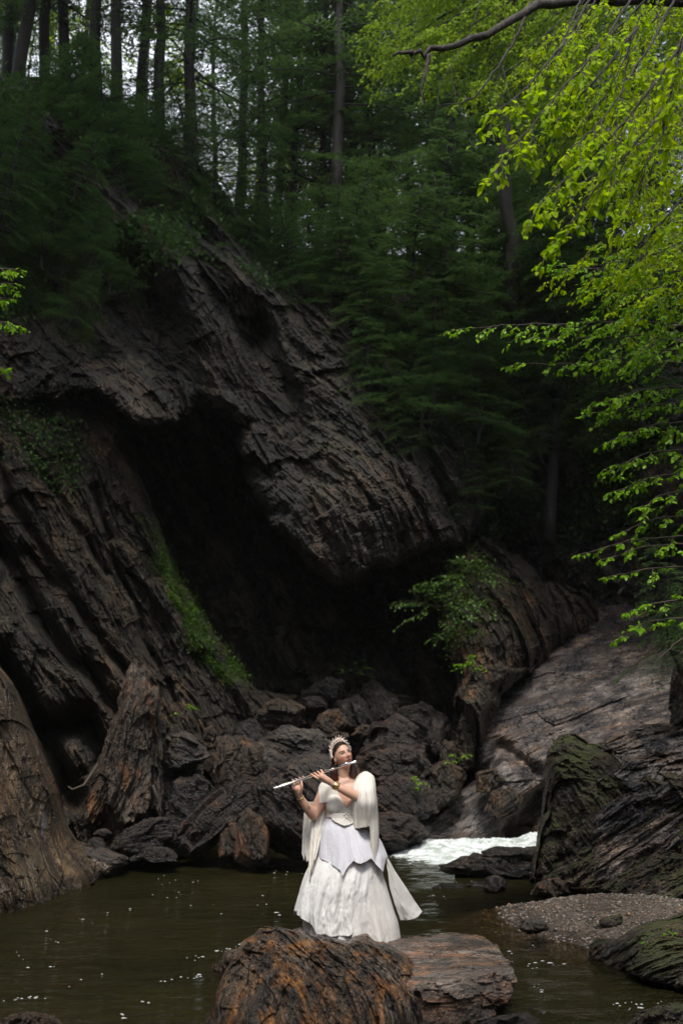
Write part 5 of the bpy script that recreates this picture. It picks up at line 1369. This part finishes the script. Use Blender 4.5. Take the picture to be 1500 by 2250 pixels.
def ring_cloth(name, rows, hem, mat, n=320, m=130, folds=12, amp=.035, seed=1, parent=person, top=0.0, crinkle=0.004, kx=1.0, kpow=.6, hemn=2.5, close=True, top_fn=None, grow=1.0):
    """Hanging cloth: rows (py, centre px, half width px, half depth m, dy); hem(px, front) gives the lower edge."""
    rows = interp_rows(rows, 60)
    a = np.arange(n) * 2 * np.pi / n; rs = np.random.RandomState(seed)
    # where each thread of the cloth ends
    cx0, hw0 = rows[-1, 1], rows[-1, 2]
    pxe = cx0 + np.cos(a) * hw0
    he = np.array([hem(x, s < 0) for x, s in zip(pxe, np.sin(a))]) + hemn * fbm(np.stack([np.cos(a) * 6, np.sin(a) * 6, a * 0], -1), 4, .6, seed=seed)
    py0 = rows[0, 0] if top_fn is None else np.array([top_fn(x, s < 0) for x, s in zip(pxe, np.sin(a))])
    s = np.linspace(0, 1, m)[:, None]
    PY = py0 + (he - py0) * s
    cxx = np.interp(PY, rows[:, 0], rows[:, 1]); hw = np.interp(PY, rows[:, 0], rows[:, 2]); hd = np.interp(PY, rows[:, 0], rows[:, 3]); dy = np.interp(PY, rows[:, 0], rows[:, 4])
    A = np.broadcast_to(a, PY.shape)
    q = np.stack([np.cos(A) * 1.7 * kx, np.sin(A) * 1.7 * kx, PY * .004], -1)
    wv = fbm(q * folds / 6.0, 4, .6, seed=seed)
    fo = np.sin(A * folds + 3.2 * fbm(q * .8, 2, seed=seed + 2)) * .6 + 2.0 * wv
    k = amp * np.clip((PY - rows[0, 0]) / (rows[-1, 0] - rows[0, 0]), 0, 1) ** kpow
    side = np.abs(np.sin(A)) * .75 + .25
    hwm = hw / 250.0 * (1 + k * fo * .35); hdm = hd * (1 + k * fo * 1.6 * side)
    c = W(cxx, PY, Y0 + dy)
    v = np.stack([c[..., 0] + np.cos(A) * hwm, c[..., 1] + np.sin(A) * hdm, c[..., 2]], -1)
    nrm = np.stack([np.cos(A), np.sin(A), 0 * A], -1)
    cr = crinkle * (fbm(v * np.array([38, 38, 16]), 4, .6, seed=seed + 4, ridged=True) + .8 * fbm(v * np.array([14, 14, 9]), 3, seed=seed + 5))
    v = v + nrm * cr[..., None]
    o = link(name, mk_mesh(name, v.reshape(-1, 3), grid_faces(n, m, closed_u=True)), mat, parent)
    sf = o.modifiers.new('thick', 'SOLIDIFY'); sf.thickness = .003; sf.offset = -1
    return o

tab = lambda xs, ys: (lambda px, front: float(np.interp(px, xs, ys)))
# innermost long skirt
ring_cloth('underskirt', [(1880, 764, 64, .22, 0), (1930, 766, 76, .25, 0), (1980, 770, 88, .27, 0), (2024, 770, 101, .295, 0), (2060, 775, 101, .305, 0), (2080, 777, 99, .305, 0)],
           tab([670, 684, 700, 780, 876], [2046, 2060, 2068, 2075, 2078]), M['linen'], folds=12, amp=.06, seed=3, crinkle=.002)
# crinkled overskirt ending in a slanting edge
def hem_over(px, front):
    if front: return float(np.interp(px, [640, 651, 690, 694, 700, 740, 763, 800, 832, 850], [1999, 2001, 2022, 2026, 2040, 2042, 2042, 2021, 2008, 2000]))
    return 2010
ring_cloth('overskirt', [(1862, 762, 58, .18, -.01), (1880, 762, 66, .20, -.01), (1900, 759, 77, .225, -.01), (1922, 754, 82, .255, -.01), (1950, 749, 86, .28, -.01), (2000, 742, 91, .295, -.01), (2045, 742, 91, .30, -.01)], hem_over, M['white'], folds=14, amp=.09, seed=7, crinkle=.0032)
# lavender lace tunic with a zigzag hem
def hem_tun(px, front):
    if front: return float(np.interp(px, [690, 697, 720, 747, 752, 760, 775, 790, 815, 838, 850, 860], [1874, 1878, 1890, 1903, 1918, 1900, 1884, 1890, 1880, 1910, 1884, 1880]))
    return 1900
ring_cloth('tunic', [(1786, 757, 37, .125, -.005), (1796, 757, 39, .130, -.005), (1805, 757, 46, .15, 0), (1820, 760, 57, .18, 0), (1850, 768, 69, .225, 0), (1880, 773, 76, .25, -.01), (1915, 772, 80, .283, -.01)], hem_tun, M['lavender'], folds=9, amp=.055, seed=11, crinkle=.0010)
# waist band and its laced front
ring_cloth('waistband', [(1784, 756, 38.5, .146, -.010), (1795, 756, 39.5, .150, -.010), (1812, 757, 48, .178, -.008)], lambda px, front: float(np.interp(px, [722, 735, 757, 775, 790], [1794, 1803, 1811, 1806, 1800])) if front else 1803, M['cream'], m=40, folds=5, amp=.01, seed=13, crinkle=.001)
g = Blob()
for i in range(5):
    for sg in (-1, 1):
        g.chain([Q(765 - 4 * sg, 1787 + 5 * i, -.163), Q(765, 1789.5 + 5 * i, -.170), Q(765 + 4 * sg, 1792 + 5 * i, -.163)], .0032, 6, 2)
g.chain([Q(764, 1788, -.165), Q(758, 1798, -.168), Q(757, 1806, -.168), Q(760, 1812, -.172)], .003, 6, 3)
g.chain([Q(766, 1788, -.165), Q(771, 1798, -.168), Q(770, 1806, -.168)], .003, 6, 3)
for px, py in ((759, 1786), (770, 1784), (764, 1783), (756, 1790), (773, 1789), (762, 1796), (768, 1801), (758, 1806)): g.ball(Q(px, py, -.166), .0075, (1, .6, 1))
g.build('lacing', M['cream'], person)

def sheet(name, Lp, Rp, mat, hem=None, n=90, m=120, folds=4, amp=.02, seed=1, parent=person, bulge=.03, crinkle=.003):
    """Free hanging panel between two edge lines given as (px, py, dy)."""
    Lp = np.array(Lp, float); Rp = np.array(Rp, float)
    s = np.linspace(0, 1, m)
    def along(P):
        t = np.linspace(0, 1, len(P)); q = np.stack([np.interp(s, t, P[:, i]) for i in range(3)], -1)
        for _ in range(3): q[1:-1] = (q[:-2] + 2 * q[1:-1] + q[2:]) / 4
        return q
    A, B = along(Lp), along(Rp); u = np.linspace(0, 1, n)[None, :, None]
    Pp = A[:, None] * (1 - u) + B[:, None] * u
    if hem is not None:
        ub = np.linspace(0, 1, n); ext = np.interp(ub, [h[0] for h in hem], [h[1] for h in hem])
        Pp[..., 1] += (ext[None] * (s[:, None] ** 1.0))
    U_, S_ = np.broadcast_arrays(u[..., 0], s[:, None])
    q = np.stack([U_ * folds * .9, S_ * 1.2, 0 * U_], -1)
    w = np.sin(U_ * folds * 2 * np.pi + 2.5 * fbm(q, 2, seed=seed)) + 1.2 * fbm(q * 2.3, 3, seed=seed + 1)
    Pp[..., 2] += amp * w * (.25 + .75 * S_) - bulge * np.sin(np.pi * U_)
    v = W(Pp[..., 0], Pp[..., 1], Y0 + Pp[..., 2])
    v[..., 1] += crinkle * fbm(v * np.array([30, 30, 14]), 4, .6, ridged=True, seed=seed)
    o = link(name, mk_mesh(name, v.reshape(-1, 3), grid_faces(n, m)), mat, parent)
    sf = o.modifiers.new('thick', 'SOLIDIFY'); sf.thickness = .003; sf.offset = 0
    return o
# panel blown out to the right, and its folded edge
sheet('skirt_panel', [(844, 1878, .0), (852, 1915, -.05), (856, 1950, -.06), (868, 1990, -.05), (880, 2022, .0)], [(850, 1882, .0), (868, 1915, .06), (893, 1952, .12), (912, 1982, .16), (927, 2003, .18)], M['linen'], hem=[(0, 0), (.3, 6), (.62, 9), (.8, 8), (1, 0)], folds=1.4, amp=.022, seed=4, bulge=.03)
# long hanging sleeves
ring_cloth('sleeve_drape', [(1695.5, 803, 3, .02, .01), (1696.5, 803, 10, .05, .01), (1699, 803, 15, .07, .0), (1704, 803, 18.5, .085, -.005), (1711, 802, 21, .105, -.02), (1720, 801, 23, .125, -.05), (1732, 799, 25.5, .165, -.10), (1760, 800, 28, .19, -.11), (1800, 801, 29.5, .15, -.09), (1850, 802, 29.5, .13, -.09), (1925, 801, 30, .12, -.09)],
           lambda px, front: float(np.interp(px, [770, 778, 800, 811, 812.5, 822, 832], [1822, 1819, 1814, 1812, 1850, 1893, 1905])) if front else float(np.interp(px, [770, 778, 787, 800, 808, 826, 832], [1826, 1834, 1852, 1872, 1893, 1921, 1900])), M['cream'], folds=6, amp=.19, seed=21, crinkle=.0012, kpow=.7)
sheet('sleeve_drape', [(776, 1800, -.10), (774, 1826, -.12), (784, 1842, -.1), (779, 1852, -.08), (795, 1868, -.08), (808, 1892, -.08)], [(812, 1800, -.08), (822, 1840, -.06), (828, 1870, -.06), (829, 1895, -.06), (829, 1915, -.06)], M['cream'], folds=2.4, amp=.014, seed=25, bulge=.03)
sheet('sleeve_drape', [(674, 1762, .03), (668, 1785, .05), (665, 1820, .06), (664, 1850, .06), (663, 1876, .06)], [(704, 1762, .03), (697, 1800, .04), (691, 1840, .03), (688, 1870, .02), (684, 1905, .0)], M['cream'], hem=[(0, 0), (.25, 8), (.35, -14), (.5, 4), (.7, -6), (1, 8)], folds=2.6, amp=.010, seed=31, bulge=.0)
sheet('sleeve_drape', [(688, 1780, -.02), (684, 1820, -.04), (682, 1850, -.06), (680, 1880, -.1), (677, 1915, -.16)], [(722, 1775, .02), (712, 1810, -.02), (704, 1840, -.08), (698, 1870, -.14), (692, 1890, -.17)], M['cream'], hem=[(0, 0), (.2, 26), (.35, 2), (.55, 18), (.7, -6), (1, 0)], folds=2.4, amp=.011, seed=35, bulge=.02)

# hair: a cap of strands parted in the middle, falling behind the neck
hg = Geo(); rh = np.random.RandomState(4)
cap, cf = ico(5)
sel = (cap[:, 2] > .42 - .9 * np.clip(cap[:, 1] + .55, -1, 1)) | (cap[:, 1] > .15)
sel = sel & ~((cap[:, 1] < -.32) & (cap[:, 2] < .56 - .25 * np.abs(cap[:, 0])))
cv = HL(cap * np.array([.082, .101, .1215]) + np.array([0, .004, .002]) + cap * (.003 * np.sin(cap[:, :1] * 60)))
ff = cf[sel[cf].all(1)]; hg.add(cv, ff)
for i in range(1700):
    sg = -1 if i % 2 else 1
    az = rh.uniform(.05, 1.0); y0 = rh.uniform(-.072, .05)
    st = np.array([sg * .004, y0, .118 * math.sqrt(max(.05, 1 - (y0 / .1) ** 2)) + .002])
    pts = []
    for t in np.linspace(0, 1, 7):
        th = t * (1.75 + .2 * rh.rand())
        yy = y0 + (0.030 - y0) * t * .9
        rr = 1.0 + .02 * rh.rand()
        pts.append(np.array([sg * math.sin(th) * .0845 * rr, yy + .018 * t, math.cos(th) * .119 * math.sqrt(max(.1, 1 - (yy / .105) ** 2)) * rr]))
    P_ = HL(np.array(pts))
    end = Q(rh.uniform(730, 745) if sg < 0 else 770, rh.triangular(1700, 1716, 1734), rh.uniform(-.06, .05))
    if sg > 0: end = Q(rh.uniform(766, 787), rh.triangular(1700, 1716, 1734), rh.uniform(-.05, .05))
    c1 = P_[-1] * .5 + end * .5 + np.array([sg * rh.uniform(.0, .022) + .006 * math.sin(i), rh.uniform(-.01, .02), 0])
    path = np.concatenate([P_, [P_[-1] * .75 + c1 * .25 + [0, .01, 0], c1, end]])
    path[1:-1] += rh.normal(0, .0016, (len(path) - 2, 3)); hg.tube(path, np.concatenate([np.linspace(.0036, .0030, len(path) - 2), [.0024, .0008]]), 4, cap=False)
hg.build('hair', M['hair'], person)
# eyes
for sg in (-1, 1):
    eb = Blob(); d, f_ = ico(4); c0 = np.array([sg * .0305, -.0738, .0078])
    e = link('eye', mk_mesh('eye', HL(d * .0118 + c0), f_), None, person)
    gaze = unit(np.array([.25, -1.0, .30])); dt = d @ gaze
    cc = np.where((dt > .72)[:, None], [.04, .022, .014], [.30, .26, .25]); cc = np.where((dt > .93)[:, None], [.005, .005, .005], cc)
    cc = np.where((d[:, 2] > .42)[:, None], [.05, .025, .02], cc)      # lash line
    at = e.data.color_attributes.new('skin_colour', 'FLOAT_COLOR', 'POINT'); at.data.foreach_set('color', np.column_stack([cc, np.ones(len(cc))]).astype(np.float32).ravel())
    t = NT('eye'); a_ = t.n('ShaderNodeAttribute'); a_.attribute_name = 'skin_colour'
    if 'eye' not in M: M['eye'] = t.done(t.bsdf(Base_Color=a_.outputs['Color'], Roughness=.35).outputs[0])
    e.data.materials.append(M['eye'])
# tiara: band over the crown of the head with crystal sprigs
tg = Blob(); rt = np.random.RandomState(9)
def ta(th, r=0.0, back=0.0): return HL(np.array([math.sin(th) * (.083 + r), -.035 + back + .02 * math.cos(th) * 0 + (.045 * abs(math.sin(th))), math.cos(th) * (.112 + r) + .004]))
tg.chain([ta(x) for x in np.linspace(-1.5, 1.4, 16)], .0036, 6, 2)
tg.chain([ta(x, .008) for x in np.linspace(-1.45, 1.35, 16)], .002, 6, 2)
for i in range(39):
    th = -1.46 + i * 2.82 / 38; h = (.020 + .026 * math.cos(th * .9) ** 2) * (1.15 if i % 3 == 0 else .72 if i % 3 == 1 else .9)
    tilt = rt.uniform(-.10, .10)
    p0, p1 = ta(th), ta(th + tilt, h * .6); p2 = ta(th + tilt * 1.4, h)
    tg.chain([p0, p1, p2], [.0032, .0026, .0014], 5, 1)
    for s_ in (-1, 1):
        q1 = ta(th + s_ * .07, h * .62); tg.chain([ta(th, h * .25), q1], [.0018, .0012], 5, 1)
tg.build('tiara', M['rosegold'], person)
tg = Blob()
for i in range(39):
    th = -1.46 + i * 2.82 / 38; h = (.020 + .026 * math.cos(th * .9) ** 2) * (1.15 if i % 3 == 0 else .72 if i % 3 == 1 else .9)
    tg.ball(ta(th, h), .0042, (.7, .7, 1.2)); tg.ball(ta(th, .006, -.003), .0040)
    for s_ in (-1, 1): tg.ball(ta(th + s_ * .07, h * .62), .0030)
tg.build('crystals', M['pearl'], bpy.data.objects['tiara'])
# jewellery
def cuff(name, c, ax, r, w_, mat, ham=0.0):
    ax = unit(np.asarray(ax, float)); u = unit(np.cross(ax, [0, 0, 1.0])); v_ = np.cross(ax, u); n, m = 40, 9
    a = np.arange(n) * 2 * np.pi / n; rows = []
    prof = [(-.5, 0), (-.5, .003), (-.25, .0035), (0, .004), (.25, .0035), (.5, .003), (.5, 0), (0, -.0005), (-.5, 0)]
    for t_, rr in prof:
        ra = r + rr + ham * np.sin(a * 7 + t_ * 9) * (rr > 0)
        rows.append(np.asarray(c) + ax * t_ * w_ + ra[:, None] * (np.cos(a)[:, None] * u + np.sin(a)[:, None] * v_))
    g = Geo(); g.add(np.concatenate(rows), grid_faces(n, len(prof), closed_u=True)); return g.build(name, mat, person)
w1 = Q(732, 1724, -.24); w2 = Q(757, 1737, -.235)
o = cuff('bracelet', w1 + (w2 - w1) * .22, w2 - w1, .0335, .046, M['gold'], .0012); o['label'] = 'wide hammered gold cuff'
w1 = Q(659, 1750, -.165); w2 = Q(668, 1766, -.13)
o = cuff('bracelet', w1 + (w2 - w1) * .15, w2 - w1, .0300, .010, M['gold']); o['label'] = 'narrow gold bangle'
g = Blob()
for p in HL(np.array([[-.078, .010, -.042], [-.078, .010, -.050]])): g.ball(p, .004)
g.build('earring', M['gold'], person)

# the flute
fr_ = empty('flute', FL0.tolist())
tag(fr_, 'silver flute held slanting up to the lips of the woman in white', 'flute')
def fbuild(g, name, mat, par=fr_):
    g.v = [v - FL0 for v in g.v]; return g.build(name, mat, par)
g = Geo(); g.tube([fl(0), fl(.005), fl(.70)], [.0092, .0098, .0098], 20); g.tube([fl(0), fl(.012)], .0112, 20); body_f = fbuild(g, 'body', M['silver'])
g = Geo(); g.tube([fl(.70), fl(.985), fl(1.0)], [.0098, .0090, .0088], 20); g.tube([fl(.69), fl(.72)], .0112, 20); g.tube([fl(.985), fl(1.0)], .0102, 20); fbuild(g, 'head_joint', M['silver'])
g = Geo(); a, c_ = fl(.845, .008), fl(.905, .008); g.tube([a, (a + c_) / 2, c_], [.0060, .0115, .0060], 14); fbuild(g, 'lip_plate', M['silver'])
for t_ in [.035, .075, .11, .15, .19, .245, .285, .325, .37, .44, .485, .53, .575, .62]:
    g = Geo(); u_ = fl(t_, 1.0) - fl(t_); a = fl(t_, .0095, .003); g.tube([a, a + u_ * .0035, a + u_ * .0055], [.0078, .0080, .0060], 14); g.tube([fl(t_, .006, .009), fl(t_, .0135, .005)], .0018, 6); fbuild(g, 'key', M['silver'])
g = Geo(); g.tube([fl(.02, .012, .007), fl(.24, .012, .007)], .0022, 6); g.tube([fl(.26, .008, .010), fl(.64, .008, .010)], .0018, 6)
for t_ in (.02, .13, .24, .26, .4, .52, .64): g.tube([fl(t_, .004, .006), fl(t_, .013, .009)], .0025, 6)
fbuild(g, 'key_rod', M['gold'])
# ------------------------------------------------------------------ moss, ferns, foam, pebbles, driftwood
def scatter_px(region, n, rs, name):
    """Points on a rock face inside a photo outline, as places."""
    P = np.array(region, float)
    px = rs.uniform(P[:, 0].min(), P[:, 0].max(), n * 3); py = rs.uniform(P[:, 1].min(), P[:, 1].max(), n * 3)
    ok = poly_sd(px, py, region) > 0
    px, py = px[ok][:n], py[ok][:n]
    d, k = depth_at(name, px, py)
    px, py, d = px[k], py[k], d[k]
    return W(px, py, d), px, py
def leaf_clumps(name, label, cat, pts, mat, rs, size=.05, per=10, spread=.10, kind='stuff', lift=.03, up=.6):
    n = len(pts); b = np.repeat(pts, per, 0) + rs.normal(0, spread, (n * per, 3)) * np.array([1, .5, 1])
    b[:, 1] -= lift
    d = unit(rs.normal(0, 1, b.shape) + np.array([0, -.5, up])); u = unit(rs.normal(0, .5, b.shape) + np.array([0, -.3, 1]))
    L = size * rs.uniform(.6, 1.3, len(b)); v, f = leaf_geo(b, d, u, L, L * .6)
    g = Geo(); g.add(v, f); o = g.build(name, mat); o['kind'] = kind
    if kind != 'stuff': tag(o, label, cat)
    return o
rg = np.random.RandomState(77)
def patchy(pts, scale, thr, seed=0): return pts[fbm(pts * scale, 3, seed=seed) > thr]
p1, _, _ = scatter_px([(330, 1150), (380, 1230), (440, 1320), (490, 1400), (560, 1490), (540, 1512), (470, 1480), (420, 1420), (380, 1330), (345, 1250)], 2600, rg, 'leaning_cliff')
p2, _, _ = scatter_px([(300, 1120), (340, 1140), (400, 1290), (470, 1420), (520, 1500), (430, 1460), (370, 1380), (330, 1260)], 900, rg, 'leaning_cliff')
p3, _, _ = scatter_px([(420, 1310), (470, 1390), (560, 1450), (640, 1500), (650, 1525), (570, 1500), (500, 1460)], 900, rg, 'cliff')
p3[:, 1] = np.minimum(p3[:, 1], 22.6) - .2
leaf_clumps('moss', '', '', patchy(patchy(p1, 1.1, .06), 4.5, .08, 5), M['maple'], rg, .035, 5, .04)
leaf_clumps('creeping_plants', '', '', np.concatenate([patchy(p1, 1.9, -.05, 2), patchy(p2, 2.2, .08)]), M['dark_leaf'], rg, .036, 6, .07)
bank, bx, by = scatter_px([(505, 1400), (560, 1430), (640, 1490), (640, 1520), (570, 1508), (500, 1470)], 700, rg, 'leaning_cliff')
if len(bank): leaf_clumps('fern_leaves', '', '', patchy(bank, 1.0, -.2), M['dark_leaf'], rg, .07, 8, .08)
# dark herbs over the wedge rocks and the brow of the slope
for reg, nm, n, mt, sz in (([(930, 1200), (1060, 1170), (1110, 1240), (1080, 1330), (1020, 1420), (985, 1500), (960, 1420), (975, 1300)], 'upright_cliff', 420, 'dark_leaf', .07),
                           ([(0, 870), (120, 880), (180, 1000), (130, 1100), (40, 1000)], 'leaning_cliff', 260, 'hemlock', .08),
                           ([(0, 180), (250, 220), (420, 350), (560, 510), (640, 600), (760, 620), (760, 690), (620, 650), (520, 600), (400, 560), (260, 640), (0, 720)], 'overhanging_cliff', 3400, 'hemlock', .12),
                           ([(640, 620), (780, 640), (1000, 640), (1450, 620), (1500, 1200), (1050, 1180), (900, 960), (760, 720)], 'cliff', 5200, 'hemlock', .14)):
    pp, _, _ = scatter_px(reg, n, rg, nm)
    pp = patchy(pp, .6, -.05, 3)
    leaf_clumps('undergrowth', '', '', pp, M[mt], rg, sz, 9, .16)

# small plants that stand out
def sprig(name, label, px, py, y, mat, n=8, ln=.4, leaf=.06, seed=1, spread=1.0, group=None):
    root = empty(name, W(px, py, y).tolist()); L = Leafy(seed); rs_ = L.rs; c = W(px, py, y)
    for i in range(n):
        a = rs_.uniform(-1.4, 1.4) * spread
        L.spray(c + rs_.normal(0, .04, 3), np.array([math.sin(a), -.45, math.cos(a) * .8]), ln * rs_.uniform(.6, 1.2), leaf, 2, .05, .7)
    L.wood.v = [v - c for v in L.wood.v]; L.leaves.v = [v - c for v in L.leaves.v]
    L.wood.build('stem', M['twig'], root); L.leaves.build('leaves', M[mat], root)
    tag(root, label, 'plant', group); return root
SG = 'small plants on the rocks'
sprig('seedling', 'low spray of green leaves reaching left over the cave mouth', 960, 1335, 20.6, 'dark_leaf', 12, 1.1, .09, 3, 1.3, SG)
sprig('seedling', 'leafy plant on the upright cliff, upper one', 1030, 1270, 20.8, 'dark_leaf', 12, .8, .09, 4, 1, SG)
sprig('seedling', 'bright grass green tuft beside the pale cream block', 1030, 1470, 20.2, 'maple', 10, .45, .07, 5, 1, SG)
sprig('seedling', 'small green plant on the heap right of the woman, by the rapids rock', 905, 1725, 17.4, 'maple', 7, .3, .06, 6, 1, SG)
sprig('seedling', 'small green plant in the crack above the ochre blocks', 1000, 1675, 18.8, 'maple', 7, .35, .06, 7, 1, SG)
sprig('seedling', 'leafy plant hanging from the upright cliff halfway down', 1010, 1400, 20.6, 'dark_leaf', 10, .7, .08, 8, 1, SG)
sprig('seedling', 'tiny plant on the mossy low rock at the right edge', 1475, 2065, 9.0, 'maple', 5, .12, .04, 9, 1, SG)
sprig('seedling', 'tuft on the left cliff above the folded rock', 408, 1560, 17.8, 'maple', 5, .25, .05, 10, 1, SG)
sprig('seedling', 'plant on the mossy ledge above the heap', 775, 1475, 22.0, 'dark_leaf', 6, .5, .08, 11, 1, SG)

# foam flecks on the pool
def foam():
    rs = np.random.RandomState(12); C_ = []
    lines = [((170, 2030), (290, 2000), 16, 10), ((180, 2020), (200, 2025), 10, 5), ((330, 1960), (470, 2000), 18, 16), ((350, 1925), (370, 1945), 12, 8), ((330, 1932), (450, 1940), 10, 5), ((470, 1895), (600, 1905), 34, 7), ((600, 1900), (660, 1925), 26, 12),
             ((90, 2045), (130, 2070), 9, 8), ((20, 2085), (60, 2110), 8, 10), ((410, 2110), (540, 2075), 60, 9), ((340, 2160), (440, 2145), 34, 5), ((0, 2200), (120, 2190), 34, 5), ((150, 2170), (230, 2140), 14, 8), ((250, 2180), (280, 2240), 8, 8),
             ((60, 2125), (140, 2125), 10, 3), ((300, 2205), (330, 2200), 7, 3), ((960, 1945), (1090, 1935), 20, 8), ((1120, 2130), (1250, 2110), 26, 12), ((1150, 2160), (1200, 2180), 14, 10), ((1350, 2215), (1460, 2200), 40, 12), ((1110, 2095), (1280, 2060), 14, 12), ((930, 1985), (1010, 1960), 12, 12), ((440, 2010), (640, 1960), 16, 26), ((560, 1990), (640, 2010), 10, 8), ((850, 1884), (1160, 1900), 110, 6), ((900, 1892), (1100, 1915), 40, 8)]
    for (ax, ay), (bx, by), n, sp in lines:
        t = rs.rand(n); px = ax + (bx - ax) * t + rs.normal(0, sp * .6, n); py = ay + (by - ay) * t + rs.normal(0, sp * .45, n)
        for x, y in zip(px, py): C_.append((x, y, rs.uniform(.002, .007) * (1.9 if rs.rand() < .08 else 1)))
    g = Geo(); a = np.arange(8) * 2 * np.pi / 8
    for x, y, r in C_[::3]:
        yy = ground_y(y, .02)
        if yy < 5 or yy > 20: continue
        c = W(x, y, yy); e = rs.uniform(1.2, 3.0); ra = r * (1 + .3 * rs.normal(size=8))
        top = c + np.array([0, 0, r * .5 + .004]); ring = c + np.stack([np.cos(a) * ra * e, np.sin(a) * ra, 0 * a], -1)
        ring2 = c + np.stack([np.cos(a) * ra * e * .6, np.sin(a) * ra * .6, 0 * a + r * .4 + .003], -1)
        v = np.concatenate([ring, ring2, [top]]); f = grid_faces(8, 2, closed_u=True)
        f = np.concatenate([f, np.stack([np.arange(8) + 8, (np.arange(8) + 1) % 8 + 8, np.full(8, 16), np.full(8, 16)], -1)]); g.add(v, f)
    o = g.build('foam', plain('bubble_foam', (.32, .33, .32), .35)); o['kind'] = 'stuff'
foam()

# loose pebbles on the gravel bar and under the left cliff
def pebbles():
    rs = np.random.RandomState(33); g = Geo(); d, f = ico(1)
    X = np.concatenate([rs.uniform(1.0, 4.6, 9000), rs.uniform(-6.3, -3.6, 2200)]); Y = np.concatenate([rs.uniform(8.6, 14.2, 9000), rs.uniform(15.6, 17.4, 2200)])
    Z = bed_z(X, Y); ok = Z > -.06; X, Y, Z = X[ok], Y[ok], Z[ok]
    r = .008 + .016 * rs.rand(len(X)) ** 3 + (rs.rand(len(X)) < .015) * .02
    n = len(X); s = rs.uniform(.7, 1.3, (n, 1, 3)) * np.array([1, 1, .6])
    v = d[None] * s * r[:, None, None] + np.stack([X, Y, Z + r * .2], -1)[:, None]
    ff = f[None] + (np.arange(n) * len(d))[:, None, None]
    t = NT('pebbles'); tc = t.n('ShaderNodeTexCoord').outputs['Object']
    vo = t.n('ShaderNodeTexVoronoi'); t.l(tc, vo.inputs['Vector']); vo.inputs['Scale'].default_value = 26
    sc = t.n('ShaderNodeSeparateColor'); t.l(vo.outputs['Color'], sc.inputs[0])
    c = t.mix(t.ramp(sc.outputs[0], 0, 1), (.045, .038, .032), (.24, .20, .165)); c = t.mix(t.ramp(sc.outputs[1], .85, .95), c, (.22, .13, .075))
    g.add(v.reshape(-1, 3), ff.reshape(-1, 3)); o = g.build('pebbles', t.done(t.bsdf(Base_Color=c, Roughness=.45).outputs[0])); o['kind'] = 'stuff'
pebbles()

def stick(label, pts, r0, r1, mat='twig'):
    g = Geo(); q = W(*np.array(pts, float).T); c = q[0].copy(); g.tube(q - c, np.linspace(r0, r1, len(q)), 7)
    o = g.build('dead_branch', M[mat]); o.location = c; tag(o, label, 'branch', 'driftwood lodged in the rocks')
stick('thin pale forked branch lodged beside the layered column', [(336, 1725, 15.6), (345, 1750, 15.6), (352, 1775, 15.6), (360, 1792, 15.6)], .022, .01, 'beech_bark')
stick('curved root in the dark hollow under the left cliff', [(215, 1680, 16), (185, 1725, 15.8), (160, 1735, 15.8), (150, 1728, 15.8)], .03, .012)
stick('short pale stick standing on the far slope at the right', [(1356, 1308, 24), (1364, 1296, 24), (1372, 1290, 24)], .05, .03, 'beech_bark')
tr_ = Geo(); q = W(np.array([1205, 1208, 1215, 1222, 1230]), np.array([1190, 1120, 1000, 880, 700]), np.array([24.5, 24.5, 24.6, 24.8, 25])); c = q[0].copy()
rt_ = empty('hemlock_tree', c.tolist()); tr_.tube(q - c, [.17, .16, .15, .14, .12], 12); tr_.build('trunk', M['bark'], rt_)
cr_ = link('crown', young[2].children[[x.name.startswith('crown') for x in young[2].children].index(True)].data, None, rt_); cr_.location = (q[-1] - c).tolist()
tag(rt_, 'hemlock with a bare straight trunk standing in the shade of the right slope', 'tree')

# thin air volume added to lift the blacks and veil the woods
def black_lift_haze():
    lo, hi = np.array([-60.0, -44.0, -6.5]), np.array([60.0, 90.0, 48.0])
    c = np.array([[x, y, z] for z in (lo[2], hi[2]) for y in (lo[1], hi[1]) for x in (lo[0], hi[0])])
    f = np.array([[0, 2, 3, 1], [4, 5, 7, 6], [0, 1, 5, 4], [2, 6, 7, 3], [0, 4, 6, 2], [1, 3, 7, 5]])
    t = NT('black_lift_haze'); v = t.n('ShaderNodeVolumePrincipled'); v.inputs['Color'].default_value = (.80, .86, .84, 1); v.inputs['Density'].default_value = HAZE; v.inputs['Anisotropy'].default_value = .2
    t.l(v.outputs[0], t.out.inputs['Volume'])
    o = link('black_lift_haze', mk_mesh('black_lift_haze', c, f, smooth=False), t.m); o['kind'] = 'stuff'
HAZE = .0003
black_lift_haze()
